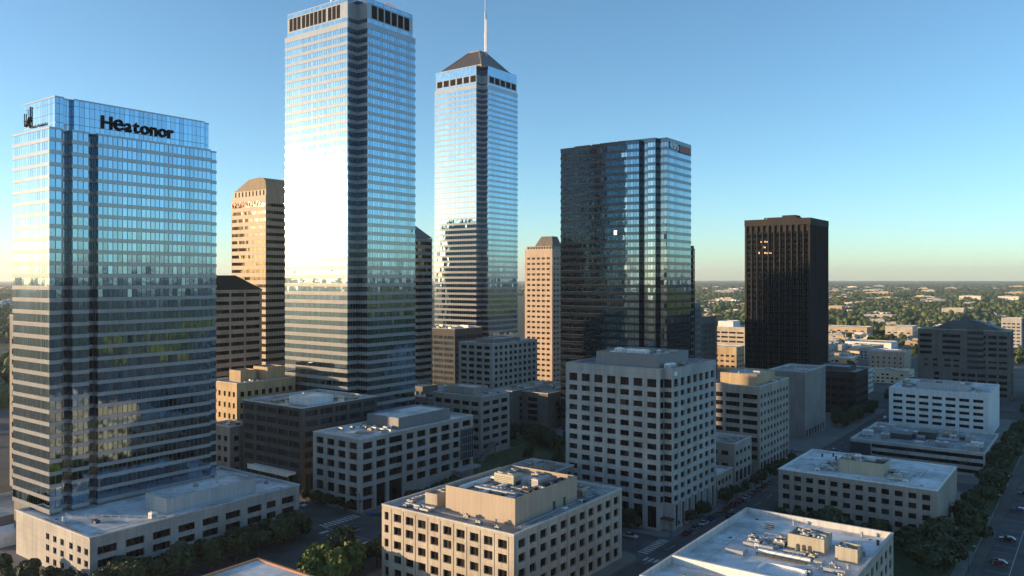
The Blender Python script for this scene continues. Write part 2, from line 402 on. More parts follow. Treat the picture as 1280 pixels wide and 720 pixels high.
def clutter(root,x0,x1,y0,y1,z,n,seed,big=1.):
    r=random.Random(seed); placed=[]
    for k in range(n*4):
        if len(placed)>=n: break
        x=r.uniform(x0,x1); y=r.uniform(y0,y1); t=r.random(); s=(1.2+1.6*r.random())*big
        if any(abs(x-a)<(s+c)*.5 and abs(y-b_)<(s+c)*.5 for a,b_,c in placed): continue
        placed.append((x,y,s))
        if t<.45: air_handler(root,x,y,z,s*r.uniform(.8,1.5),s*r.uniform(.7,1.1),s*r.uniform(.5,.8),r.choice(['metal','whitemetal','beigemetal','metal']),r.choice([1,2]))
        elif t<.6: hatch(root,x,y,z,s,s*.8,.5*s,r.choice(['metaldark','metal']))
        elif t<.8: vent(root,x,y,z,r.uniform(.5,1.3),r.uniform(.15,.4))
        else:
            if r.random()<.5: duct(root,[(x,y,z+.3),(min(x+3*s,x1),y,z+.3)])
            else: pipes(root,(x,y,z),(x,min(y+3.5*s,y1),z))
def drain(root,x,y,z):
    b=MB(); b.cyl(x,y,z+.004,z+.05,.45,12); b.cyl(x,y,z+.051,z+.16,.2,8); return b.build('roof_drain',M['metaldark'],root)
def rail(root,x0,x1,y0,y1,z,h=1.05):
    for k in range(2):
        b=MB(); zz=z+h*(k+1)/2; c=[(x0,y0),(x1,y0),(x1,y1),(x0,y1)]
        for p,q in zip(c,c[1:]+c[:1]): b.tube((*p,zz),(*q,zz),.035,4)
        b.build('guard_rail',M['metal'],root)
def screen_box(root,x0,x1,y0,y1,z0,z1,mat,t=.25,floor=None,roofm=None,name='penthouse'):
    """hollow roof screen (open top) or roofed penthouse"""
    b=MB()
    if roofm is None:
        b.ring(rect(x0,x1,y0,y1),rect(x0,x1,y0,y1,-t),z0,z1)
        o=b.build(name,M[mat],root)
        if floor is not None:
            c=MB(); c.face([(p[0],p[1],z0+floor) for p in rect(x0,x1,y0,y1,-t)]); c.build('plant_deck',M['roofdirty'],o)
    else:
        b.ring(rect(x0,x1,y0,y1),rect(x0,x1,y0,y1,-.35),z0,z1,zi=z1-.5)
        o=b.build(name,M[mat],root)
        c=MB(); c.face([(p[0],p[1],z1-.5) for p in rect(x0,x1,y0,y1,-.35)]); c.build('penthouse_roof',M[roofm],o)
    return o
def door(root,x,y,z,side='S',w=1.2,h=2.2):
    b=MB()
    if side=='S': b.box(x-w/2,x+w/2,y-.06,y-.002,z,z+h)
    else: b.box(x+.002,x+.06,y-w/2,y+w/2,z,z+h)
    return b.build('door',M['metaldark'],root)

# ------------------------------------------------------------------ curtain-wall towers
def ribbon_floors(root,poly,z0,nfl,fh,gfrac,pw,glass,span,seed=1,jit=.0045,gap=.2,glass_for=None,inv=False,proud=.06):
    """each floor: one ring of separate panes (window_band) and one spandrel ring"""
    r=random.Random(seed); n=len(poly)
    core=MB(); core.prism(offset(poly,-.22),z0,z0+nfl*fh); core.build('wall',M['backing'],root)
    pin=offset(poly,-.06); glist=[]
    gset=[glass]+sorted(set((glass_for or {}).values()))
    for f in range(nfl):
        za=z0+f*fh+(fh*(1-gfrac) if inv else 0); zb=za+gfrac*fh; b=MB()
        for i in range(n):
            p=Vector(pin[i]); q=Vector(pin[(i+1)%n]); L=(q-p).length; k=max(1,round(L/pw)); d=(q-p)/L; nn=Vector((d.y,-d.x))
            gi=gset.index((glass_for or {}).get(i,glass))
            for j in range(k):
                a=p+d*(L*j/k+gap/2); c=p+d*(L*(j+1)/k-gap/2)
                ta=r.gauss(0,jit)*L/k/2; tb=r.gauss(0,jit)*fh*gfrac/2
                def V(pt,z,o): return (pt.x+nn.x*o,pt.y+nn.y*o,z)
                b.face((V(a,za+.04,-ta-tb),V(c,za+.04,ta-tb),V(c,zb-.04,ta+tb),V(a,zb-.04,-ta+tb)),gi)
        b.build('window_band',[M[g] for g in gset],root)
        s0=z0+f*fh+(0 if inv else gfrac*fh); s=MB(); s.ring(offset(poly,proud),offset(poly,-.215),s0,s0+fh*(1-gfrac)); s.build('spandrel',M[span],root)
    return z0+nfl*fh
def cap_roof(root,poly,z,par=1.2,mat='roofgrey',cop='coping',lip=.1,inset=.5):
    b=MB(); b.ring(offset(poly,lip),offset(poly,-inset),z,z+par,zi=z+.05); b.build('parapet',M[cop],root)
    b=MB(); b.face([(p[0],p[1],z+.05) for p in offset(poly,-inset)]); b.build('roof',M[mat],root)
def louvre_panel(root,side,a0,a1,plane,z0,z1,slats=9):
    b=MB()
    if side=='S':
        b.box(a0,a1,plane-.08,plane-.03,z0,z1)
        for i in range(slats):
            zz=z0+(z1-z0)*(i+.2)/slats; b.box(a0+.05,a1-.05,plane-.2,plane-.081,zz,zz+.18,1)
    else:
        b.box(plane+.03,plane+.08,a0,a1,z0,z1)
        for i in range(slats):
            zz=z0+(z1-z0)*(i+.2)/slats; b.box(plane+.081,plane+.2,a0+.05,a1-.05,zz,zz+.18,1)
    return b.build('louvre',[M['sign'],M['louvre']],root)
def facade_text(name,parent,txt,size,loc,side,mat,depth=.25,bold=.0):
    cu=bpy.data.curves.new('lettering','FONT'); cu.body=txt; cu.size=size; cu.extrude=depth/2; cu.offset=bold
    t=bpy.data.objects.new('lettering',cu); COL.objects.link(t)
    dg=bpy.context.evaluated_depsgraph_get(); me=bpy.data.meshes.new_from_object(t.evaluated_get(dg))
    wmax=max(v.co.x for v in me.vertices); bpy.data.objects.remove(t)
    me.materials.clear(); me.materials.append(mat)
    o=bpy.data.objects.new(name,me); COL.objects.link(o); o.parent=parent
    ox,oy,oz=root_off(parent); o.location=(loc[0]-ox,loc[1]-oy,loc[2]-oz)
    o.rotation_euler=(math.pi/2,0,ROT[side]); return o,wmax


# ================================================================== THE TALL TOWERS
# --- blue slab tower with dark lettering (left)
def blue_tower():
    x0,x1,y0,y1=-266.3,-242.4,107.0,162.0
    D=2.6
    poly=[(x0,y0),(x1,y0),(x1,110.4),(x1-D,110.4),(x1-D,113.3),(x1,113.3),(x1,118.1),(x1-D,118.1),(x1-D,120.7),(x1,120.7),(x1,158.3),(x1-2.2,158.3),(x1-2.2,y1),(x0,y1)]
    root=thing('glass_office_tower','wide blue glass tower with dark lettering along its top, left edge of the skyline','office tower',((x0+x1)/2,(y0+y1)/2,0))
    b=MB(); b.prism(offset(poly,-.3),0,13.0); b.build('base_wall',M['greywall'],root)
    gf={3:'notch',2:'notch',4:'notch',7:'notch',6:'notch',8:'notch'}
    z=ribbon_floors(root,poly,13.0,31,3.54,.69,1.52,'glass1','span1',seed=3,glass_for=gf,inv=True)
    # last storey up to the shoulder
    z2=123.3
    cap_roof(root,poly,z,z2-z,'roofgrey','span1',lip=.06)
    # crown set back from the shoulders
    cx0,cx1,cy0,cy1=-263.5,-243.6,109.0,159.5
    cp=[(cx0,cy0),(cx1,cy0),(cx1,111.5),(cx1-1.6,111.5),(cx1-1.6,114.3),(cx1,114.3),(cx1,cy1-2.6),(cx1-1.6,cy1-2.6),(cx1-1.6,cy1),(cx0,cy1)]
    c=MB(); c.prism(offset(cp,-.22),z+.1,132.2); c.build('crown_wall',M['backing'],root)
    r=random.Random(5); pin=offset(cp,-.05)
    rows=[(z+.4,125.0),(125.15,127.4),(127.5,130.4),(130.5,132.2)]
    for (za,zb) in rows:
        b=MB(); n=len(pin)
        for i in range(n):
            p=Vector(pin[i]); q=Vector(pin[(i+1)%n]); L=(q-p).length; k=max(1,round(L/1.52)); d=(q-p)/L; nn=Vector((d.y,-d.x))
            for j in range(k):
                a=p+d*(L*j/k+.05); e=p+d*(L*(j+1)/k-.05); t=r.gauss(0,.003)
                b.face(((a.x-nn.x*t,a.y-nn.y*t,za),(e.x+nn.x*t,e.y+nn.y*t,za),(e.x+nn.x*t,e.y+nn.y*t,zb),(a.x-nn.x*t,a.y-nn.y*t,zb)))
        b.build('crown_glazing',M['glass1'],root)
    b=MB(); b.ring(offset(cp,.05),offset(cp,-.4),132.2,132.6); b.face([(p[0],p[1],131.6) for p in offset(cp,-.23)]); b.build('crown_roof',M['span1'],root)
    # rounded white light on the shoulder of the notch
    b=MB(); b.cyl(x1-1.2,112,z2+.06,z2+1.,.35,10); b.cyl(x1-1.2,112,z2+1.001,z2+1.5,.5,10,r2=.15); b.build('beacon',M['whitemetal'],root)
    for f in range(6): vent(root,-258+f*2.4,118+f*5,131.6,1.0,.3)
    return cx0,cx1,cy0,cy1
cx0,cx1,cy0,cy1=blue_tower()
sg=thing('rooftop_sign','dark rooftop lettering reading HEatonor across the crown of the blue tower','sign',(cx1+.1,131,124.9))
parts=[]
for ch,sz in [('H',5.3),('e',6.9),('a',5.3),('t',5.3),('o',5.3),('n',5.3),('o',5.3),('r',5.3)]:
    o,w=facade_text('letter',sg,ch,sz,(cx1+.22,0,125.35),'E',M['sign'],.3,bold=.11 if ch=='e' else .14)
    xmin=min(v.co.x for v in o.data.vertices); parts.append((o,xmin,w))
gapw=.34; tot=sum(w-x for _,x,w in parts)+gapw*7; k=23.4/tot; pos=122.3
for o,x,w in parts:
    o.scale=(k,1,1); o.location.y=pos-x*k-sg.location.y; pos+=(w-x+gapw)*k
sg=thing('rooftop_emblem','thin dark emblem and small lettering line on the sunlit crown of the blue tower','sign',(-260,cy0-.1,124.8))
b=MB()
y=cy0-.2
def bar(p,q,r): b.tube((p[0],y,p[1]),(q[0],y,q[1]),r,6)
bar((-262.6,125.6),(-262.6,129.6),.16); bar((-258.7,124.9),(-258.7,131.2),.2); bar((-262.6,127.3),(-260.4,126.6),.3); bar((-260.4,126.6),(-259.4,128.2),.36); bar((-262.4,125.8),(-260.6,126.6),.3); bar((-260.6,126.6),(-258.8,124.9),.22); bar((-260.2,128.6),(-260.2,130.6),.1)
b.build('emblem',M['louvre'],sg)
b=MB()
for i in range(13):
    xx=-257.8+i*.72; 
    if i in (4,): continue
    b.box(xx,xx+.42,y-.05,y+.05,124.7,125.2+.25*((i*7)%3==0))
b.build('small_lettering',M['louvre'],sg)

# --- podium in front of it
pod=block('podium_building','low pale podium block with wide dark openings at the foot of the blue lettered tower','building',-254.9,-211.8,103.4,170.7,13.0,'pale',
  {'E':[([(2.0,7.2),(9.6,14.8),(17.2,22.4),(24.8,30.0),(32.4,37.6),(40.0,45.2),(47.6,52.8),(54.6,58.2),(60.4,65.2)],[(1.0,3.1),(4.4,6.5),(7.8,9.9)],3)],
   'S':[([(18.6,20.6),(22.8,24.8),(27.0,29.0),(32.0,34.0),(36.4,38.4),(40.2,42.2)][0:6],[(1.5,3.3),(4.9,6.6),(8.0,9.7)],0)]},par=.8,depth=.6,lip=.25)
screen_box(pod,-229,-217.5,128,158,12.2,16.6,'lightpent',roofm='roof')
air_handler(pod,-217,123.5,12.2,1.6,1.8,1.8,'whitemetal',1); hatch(pod,-226,112,12.2,2.2,1.2,.6)
pipes(pod,(-234,113,12.2),(-221,121,12.2),2); clutter(pod,-236,-216,160,168,12.2,7,11,.8); clutter(pod,-226,-219,134,152,16.1,4,12,.5)
for (xx,yy) in ((-215,108),(-215,126),(-238,107),(-215,166)): drain(pod,xx,yy,12.2)
pipes(pod,(-215.5,108,12.2),(-215.5,166,12.2),2,.3,.07,z=.3); rail(pod,-238.5,-234.5,109.5,113.5,12.2)
vent(pod,-233,106.5,12.2,1.5,.3,'whitemetal'); duct(pod,[(-240,104.9,12.4),(-220,104.9,12.4)],.5,.5)

# --- central tall tower, sun glare on its left face
def crown_louvre_tower(name,label,x0,x1,y0,y1,nx,ny,z0,nfl,fh,gfrac,pw,glass,span,ztop,seed,lou_s,lou_e,inset,shoulder,base_mat='greywall',zl=(0,0)):
    poly=[(x0,y0),(nx,y0),(nx,ny),(x1,ny),(x1,y1),(x0+1.2,y1),(x0+1.2,y1-1.2),(x0,y1-1.2)]
    root=thing(name,label,'office tower',((x0+x1)/2,(y0+y1)/2,0))
    b=MB(); b.prism(offset(poly,-.3),0,z0); b.build('base_wall',M[base_mat],root)
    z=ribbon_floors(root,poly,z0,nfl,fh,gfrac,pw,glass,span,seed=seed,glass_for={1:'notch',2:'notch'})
    cap_roof(root,poly,z,shoulder-z,'roofgrey',span,lip=.06)
    cx0=x0+inset; cy1=y1-inset
    cp=[(cx0,y0+.15),(nx-.1,y0+.15),(nx-.1,ny+.1),(x1-.15,ny+.1),(x1-.15,cy1),(cx0,cy1)]
    # crown: panels of metal and glass above and below a row of louvres
    c=MB(); c.prism(offset(cp,-.02),z+.06,ztop,cap=False); c.ring(offset(cp,-.02),offset(cp,-.5),ztop,ztop+.25,zi=ztop-1.5); c.face([(p[0],p[1],ztop-1.5) for p in offset(cp,-.5)])
    c.build('crown_wall',M[span],root)
    r=random.Random(seed+9)
    for (za,zb) in ((z+1.0,zl[0]-.6),(zl[1]+.5,ztop-.1)):
        if zb-za<.8: continue
        g=MB(); n=len(cp); pin=offset(cp,.03); rows=max(1,round((zb-za)/1.8))
        for i in range(n):
            p=Vector(pin[i]); q=Vector(pin[(i+1)%n]); L=(q-p).length; k=max(1,round(L/pw)); d=(q-p)/L; nn=Vector((d.y,-d.x))
            for rr in range(rows):
                ya=za+(zb-za)*rr/rows+.05; yb=za+(zb-za)*(rr+1)/rows-.05
                for j in range(k):
                    a=p+d*(L*j/k+.06); e=p+d*(L*(j+1)/k-.06); t=r.gauss(0,.003)
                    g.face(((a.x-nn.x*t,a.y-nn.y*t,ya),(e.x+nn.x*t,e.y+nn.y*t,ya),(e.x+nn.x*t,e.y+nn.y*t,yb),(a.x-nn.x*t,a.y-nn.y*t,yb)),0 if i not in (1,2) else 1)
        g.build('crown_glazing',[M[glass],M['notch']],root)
    for a0,a1 in lou_s: louvre_panel(root,'S',a0,a1,y0+.17,zl[0],zl[1])
    for a0,a1 in lou_e: louvre_panel(root,'E',a0,a1,x1-.17,zl[0],zl[1])
    return root,z
x0,x1,y0,y1=-301.7,-254.2,235.0,270.6
ls=[(-298.6+i*2.75+(.9 if i>8 else 0)+(.4 if i>2 else 0),-298.6+i*2.75+2.05+(.9 if i>8 else 0)+(.4 if i>2 else 0)) for i in range(12)]
le=[(243.6+i*4.0,243.6+i*4.0+3.1) for i in range(6)]
t2,z=crown_louvre_tower('glass_office_tower','tallest silver glass tower with brown crown louvres and sun glare on its left face',x0,x1,y0,y1,-260.1,240.9,8.0,49,3.68,.6,1.5,'glass2','span2',199.6,21,ls,le,1.6,189.4,zl=(191.8,197.4))
# roof gear of the tall tower
def dish(root,x,y,z,r=1.3,rot=0.):
    b=MB(); b.tube((x,y,z),(x,y,z+1.6),.12); n=14
    prev=None
    for k in range(5):
        rr=r*k/4; dz=.35*(k/4)**2*r
        ring=[(x+math.cos(rot)*(.2+dz)+math.cos(2*math.pi*i/n)*rr*-math.sin(rot), y+math.sin(rot)*(.2+dz)+math.cos(2*math.pi*i/n)*rr*math.cos(rot), z+1.9+math.sin(2*math.pi*i/n)*rr) for i in range(n)]
        if prev:
            for i in range(n): b.face((prev[i],prev[(i+1)%n],ring[(i+1)%n],ring[i]))
        prev=ring
    return b.build('satellite_dish',M['whitemetal'],root)
zr=198.1
for (xx,yy,rr) in ((-272,237.2,1.5),(-269.4,237.4,1.1),(-266.8,237.2,1.3)): dish(t2,xx,yy,zr+1.2,rr,-2.2)
for i in range(5): 
    b=MB(); b.tube((-262-i*1.1,238.6,zr),(-262-i*1.1,238.6,zr+4.5),.08); b.build('roof_mast',M['whitemetal'],t2)
b=MB()
for i in range(4):
    for j in range(2): b.tube((-256.2-1.6*j,254+i*1.6,zr),(-256.2-1.6*j,254+i*1.6,zr+4.2),.1)
    b.tube((-256.2,254+i*1.6,zr+3.2),(-257.8,254+i*1.6,zr+3.2),.08)
for k in (1.2,3.2): b.tube((-256.2,253.5,zr+k),(-256.2,259.5,zr+k),.09)
b.build('antenna_rack',M['signrose'],t2)
zr=198.1
for (xx,yy) in ((-259.3,242.4),(-257.5,243.5)): cooling_tower(t2,xx-1,yy+1,zr-.2,2.4,2.4,2.6,'metal')
screen_box(t2,-290,-266,246,264,zr-.1,zr+3.6,'penthouse',roofm='roofgrey')

# --- pyramid-roofed tower with antenna
Q=620/560.
def qz(z): return 80+(z-80)*Q
x0,x1,y0,y1=-393.1*Q,-348.7*Q,438.7*Q,480.2*Q
ls=[(x0+(2.5+i*6.2)*Q,x0+(2.5+i*6.2+4.7)*Q) for i in range(6)]
le=[((446.8+i*6.5)*Q,(446.8+i*6.5+5.0)*Q) for i in range(5)]
t3,z=crown_louvre_tower('glass_office_tower','silver glass tower with a brown pyramid roof and a tall antenna',x0,x1,y0,y1,-354.2*Q,445.1*Q,10.0,52,4.2,.62,1.9,'glass3','span3',qz(228.6),31,ls,le,1.2,qz(215.6),zl=(qz(217.4),qz(221.8)))
b=MB(); zt=qz(228.7)
a=[(x0+3.9,y0+2.2),(x1-2.9,y0+2.2),(x1-2.9,y1-4.4),(x0+3.9,y1-4.4)]
c=[(-375.5*Q,456.0*Q),(-365.5*Q,456.0*Q),(-365.5*Q,465.0*Q),(-375.5*Q,465.0*Q)]; za=qz(244.3)
b.prism(a,zt-1.2,zt+1.0); aa=offset(a,-.6)
b.build('roof_base',M['span6'],t3)
b=MB()
for i in range(4):
    j=(i+1)%4; b.face(((*aa[i],zt+1.0),(*aa[j],zt+1.0),(*c[j],za),(*c[i],za)))
b.face([(*p,za) for p in c]); b.build('pyramid_roof',M['roofbrown'],t3)
for i in range(4):
    b=MB(); b.tube((*aa[i],zt+1.1),(*c[i],za+.1),.35,6); b.build('roof_ridge',M['span6'],t3)
b=MB(); b.ring(offset(c,.2),offset(c,-.5),za,za+.6); b.build('roof_cap',M['span6'],t3)
b=MB(); ax,ay=-364.0*Q,461.5*Q
b.tube((ax,ay,qz(236)),(ax,ay,qz(258)),1.1,8); b.tube((ax,ay,qz(258)),(ax,ay,qz(272)),.85,8,r2=.8); b.tube((ax,ay,qz(272)),(ax,ay,qz(312)),.6,8,r2=.22)
for k in (258,272,285,298): b.cyl(ax,ay,qz(k),qz(k)+.5,1.05,10)
b.build('antenna',M['metal'],t3)
b=MB(); b.tube((ax+1.4,ay-.7,qz(238)),(ax+1.4,ay-.7,qz(268)),.45,6)
for k in range(12): b.tube((ax,ay,qz(240+k*2.4)),(ax+1.4,ay-.7,qz(241+k*2.4)),.1,4)
b.build('antenna_brace',M['metal'],t3)

# --- smoked glass tower
def smoked_tower():
    x0,x1,y0,y1=-232.6,-171.9,357.7,388.0
    yb=y0
    poly=[(x0,yb+1.2),(-207.4,yb+1.2),(-207.4,yb-1.5),(-200,yb-1.55),(-191.5,yb-1.55),(-185.7,yb-.2),(-185.7,yb+2.6),(-180.9,yb+2.6),(-180.9,yb-.6),(-176.6,yb-.6),(-176.6,yb+2.2),(x1,yb+2.2),(x1,y1),(x0,y1)]
    root=thing('glass_office_tower','smoked dark glass tower with stepped bays and a small white and red sign','office tower',((x0+x1)/2,(y0+y1)/2,0))
    b=MB(); b.prism(offset(poly,-.3),0,6); b.build('base_wall',M['darkgrey'],root)
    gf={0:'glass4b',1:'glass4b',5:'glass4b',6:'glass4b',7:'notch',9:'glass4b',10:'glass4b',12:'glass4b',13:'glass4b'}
    z=ribbon_floors(root,poly,6,38,3.73,.6,1.6,'glass4','span4',seed=41,glass_for=gf,jit=.005)
    cap_roof(root,poly,z,148.4-z,'roofdark','span4',lip=.05)
    o=MB(); o.prism([(-226,362),(-180,362),(-180,384),(-226,384)],z+.1,149.4); o.build('penthouse',M['span4'],root)
    for i in range(6): vent(root,-215+i*5,360.8,z+.05,1.8,.2)
    b=MB(); b.box(-199.0,-197.4,yb-1.66,yb-1.58,101.8,104.0); b.build('glint_pane',M['glintwhite'],root)  # emissive pane added for a bright reflection in the glass
    return root
t4=smoked_tower()
sg=thing('corner_sign','small white and red sign at the top corner of the smoked glass tower','sign',(-171.7,374,143))
b=MB(); X=-171.62
for (ya,yb_,za,zb) in ((363.2,364.0,144.2,147.0),(365.2,366.0,144.2,147.0),(363.2,366.0,143.7,144.4),(367.0,367.7,143.6,147.0),(367.7,369.2,143.6,144.2),(367.7,369.2,145.2,145.8),(368.6,369.2,144.2,145.2),(370.2,372.2,143.5,144.1),(370.2,372.2,144.9,145.4),(371.6,372.2,144.1,144.9),(370.2,370.8,145.4,146.0)):
    b.box(X,X+.3,ya,yb_,za,zb)
b.build('white_lettering',M['signwhite'],sg)
b=MB(); b.box(X,X+.25,373.3,386.8,142.8,146.4); b.build('red_panel',M['signred'],sg)
b=MB()
for i in range(6):
    ya=374.4+i*1.9; b.box(X+.26,X+.34,ya,ya+.35,143.6,145.7); b.box(X+.26,X+.34,ya+.4,ya+1.2,[143.6,144.5,145.3][i%3],[144.0,144.9,145.7][i%3])
b.build('red_lettering',M['signrose'],sg)

# --- black ribbed tower
def black_tower():
    x0,x1,y0,y1=-200.5,-157.5,543.5,585.0
    poly=rect(x0,x1,y0,y1)
    root=thing('ribbed_office_tower','black ribbed tower standing alone right of the smoked glass tower','office tower',((x0+x1)/2,(y0+y1)/2,0))
    z=ribbon_floors(root,poly,0,29,3.84,.62,1.5,'glass5','span5',seed=51,proud=.03,jit=.006)
    b=MB(); b.ring(offset(poly,.75),offset(poly,-.4),115.6,120.0,zi=111.4); b.face([(p[0],p[1],118.6) for p in offset(poly,-.4)]); b.build('parapet',M['rib5'],root)
    for i in range(12):
        xx=x0+.2+(x1-x0-.4)*i/11; w=.55 if i in (0,11) else .36
        b=MB(); b.box(xx-w,xx+w,y0-.72,y0-.07,0,115.59); b.build('rib',M['rib5'],root)
    for i in range(15):
        yy=y0+.3+(y1-y0-.6)*i/14
        b=MB(); b.box(x1+.07,x1+.74,yy-.42,yy+.42,0,115.59); b.build('rib',M['rib5'],root)
    for i in range(12):
        xx=x0+.2+(x1-x0-.4)*i/11; b=MB(); b.box(xx-.5,xx+.5,y1+.07,y1+.72,0,115.59); b.build('rib',M['rib5'],root)
        yy=y0+.3+(y1-y0-.6)*i/11; b=MB(); b.box(x0-.74,x0-.07,yy-.42,yy+.42,0,115.59); b.build('rib',M['rib5'],root)
    screen_box(root,-190,-168,550,565,118.6,121.6,'rib5',roofm='roofdark'); screen_box(root,-178,-169,551,562,121.2,122.8,'rib5',roofm='roofdark',name='lift_housing')
    vent(root,-187,546,118.6,2.2,.3)
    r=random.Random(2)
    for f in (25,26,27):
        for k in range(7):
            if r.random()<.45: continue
            xx=x0+8.9+k*1.35; za=f*3.84+.4; b=MB(); b.box(xx,xx+.8,y0-.065,y0-.04,za+.3,za+r.uniform(.9,1.7)); b.build('glint_pane',M['lit'],root)  # emissive panes added for warm sun glints on the glazing
    return root
black_tower()

# --- beige tower with vaulted roof behind the glare
def beige_tower():
    x0,x1,y0,y1=-391.0,-360.6,268.4,292.0
    poly=rect(x0,x1,y0,y1)
    root=thing('beige_office_tower','sunlit beige tower with a sloping tan roof between the blue tower and the glare','office tower',((x0+x1)/2,(y0+y1)/2,0))
    z=ribbon_floors(root,poly,0,31,3.95,.45,1.7,'glass6','span6',seed=61)
    b=MB(); b.ring(offset(poly,.1),offset(poly,-.6),z,z+2.,zi=z+.05); b.face([(p[0],p[1],z+.05) for p in offset(poly,-.6)]); b.build('parapet',M['span6'],root)
    b=MB(); b.ring(offset(poly,-.8),offset(poly,-1.2),z+.06,z+5.2)
    b.build('plant_screen',M['span6'],root)
    for k in range(9):
        xx=x0+2.4+k*3.1; louvre_panel(root,'S',xx,xx+.8,y0+.8,z+2.1,z+4.8,6)
    # roof: slope rising from the left, rounded over towards the right
    b=MB(); pts=[(x0+1.,z+5.2),(x0+14.5,z+11.3),(x0+24,z+11.9),(x0+27.0,z+11.4),(x0+28.8,z+9.8),(x1-.9,z+5.2)]
    for (p,q) in zip(pts[:-1],pts[1:]): b.face(((p[0],y0+1,p[1]),(q[0],y0+1+.0,q[1]),(q[0],y1-1,q[1]),(p[0],y1-1,p[1])))
    b.face([(p[0],y0+1,p[1]) for p in reversed(pts)]); b.face([(p[0],y1-1,p[1]) for p in pts]); b.build('roof',M['tanroof'],root)
    return z
zb=beige_tower()
sg=thing('facade_sign','row of small reddish and pale sign letters on the beige tower','sign',(-380,268.2,zb-4))
r=random.Random(4)
def marks(mat,xa,n,step,name):
    b=MB()
    for i in range(n):
        xx=xa+i*step; b.box(xx,xx+.4,268.0,268.3,zb-3.2,zb-.8); b.box(xx+.41,xx+step*.7,268.0,268.3,zb-[1.3,2.2,3.2][i%3],zb-[.8,1.7,2.7][i%3])
        if i%2: b.box(xx+step*.7-.4,xx+step*.7,268.0,268.3,zb-2.6,zb-1.4)
    b.build(name,M[mat],sg)
marks('signrose',-390.2,6,2.4,'red_lettering'); marks('signwhite',-375.4,5,2.4,'pale_lettering')

# ================================================================== MID-RISE AND LOW BUILDINGS
# banded brown block with hipped roof, behind the blue tower
def banded():
    x0,x1,y0,y1=-358,-335.6,221,247.5
    root=block('banded_office_block','brown banded office block with a dark hipped roof beside the blue tower','building',x0,x1,y0,y1,74.5,'taupe',
      {'E':[([(1,8.3),(9.2,16.5),(17.4,25.4)],flr(4,3.9,18,1.8),5)],'S':[([(1,7.5),(8.3,14.2),(15,21.4)],flr(4,3.9,18,1.8),4)]},roof='roofdark',depth=.5,cap=100)
    b=MB(); a=rect(x0,x1,y0,y1,.35); c=[(-349,229),(-345,229),(-345,239),(-349,239)]
    for i in range(4):
        j=(i+1)%4; b.face(((*a[i],74.52),(*a[j],74.52),(*c[j],81.5),(*c[i],81.5)))
    b.face([(*p,81.5) for p in c]); b.build('hipped_roof',M['roofbrown2'],root)
banded()
# slim banded tower seen in the gap
def slim():
    x0,x1,y0,y1=-353,-329.8,353.2,365.9; poly=rect(x0,x1,y0,y1)
    root=thing('slim_office_tower','slim dark banded tower with a pointed cap seen in the gap behind the tallest tower','office tower',((x0+x1)/2,(y0+y1)/2,0))
    z=ribbon_floors(root,poly,0,26,4.0,.5,1.8,'glass6','taupe',seed=71)
    b=MB(); a=offset(poly,.2); c=[(-345,357.5),(-339,357.5),(-339,361),(-345,361)]
    for i in range(4):
        j=(i+1)%4; b.face(((*a[i],z+.3),(*a[j],z+.3),(*c[j],z+8),(*c[i],z+8)))
    b.face([(*p,z+8) for p in c]); b.face([(*p,z+.3) for p in reversed(a)]); b.build('pointed_roof',M['greywall'],root)
slim()
# pink stone tower
def pink():
    x0,x1,y0,y1=-333.0,-309.8,467.3,486
    root=block('stone_apartment_tower','slender pink stone tower with small windows and a mansard cap','apartment tower',x0,x1,y0,y1,100.5,'pinkwall',
      {'S':[(evencols(23.2,5,.62,1.2,1.2),flr(3,3.72,25,1.55),1)],'E':[(evencols(18.7,4,.5,1.2,1.2),flr(3,3.72,25,1.55),1)]},gm='winwarm',par=.8,depth=.4)
    b=MB(); b.ring(rect(x0,x1,y0,y1,-1.0),rect(x0,x1,y0,y1,-1.4),99.72,102.6); b.build('crown_wall',M['span6'],root)
    b=MB()
    for i in range(9): b.box(x0+1.2+i*2.3,x0+2.2+i*2.3,y0+.35,y0+.9,100.52,102.2)
    b.build('crenellation',M['span6'],root)
    a=[(x0+4.5,y0+2.4),(x1-1.2,y0+2.4),(x1-1.2,y1-2.4),(x0+4.5,y1-2.4)]; c=[(x0+10,y0+6),(x1-4,y0+6),(x1-4,y1-6),(x0+10,y1-6)]; b=MB()
    for i in range(4):
        j=(i+1)%4; b.face(((*a[i],99.75),(*a[j],99.75),(*c[j],109.6),(*c[i],109.6)))
    b.face([(*p,109.6) for p in c]); b.build('mansard_roof',M['brownconc'],root)
pink()

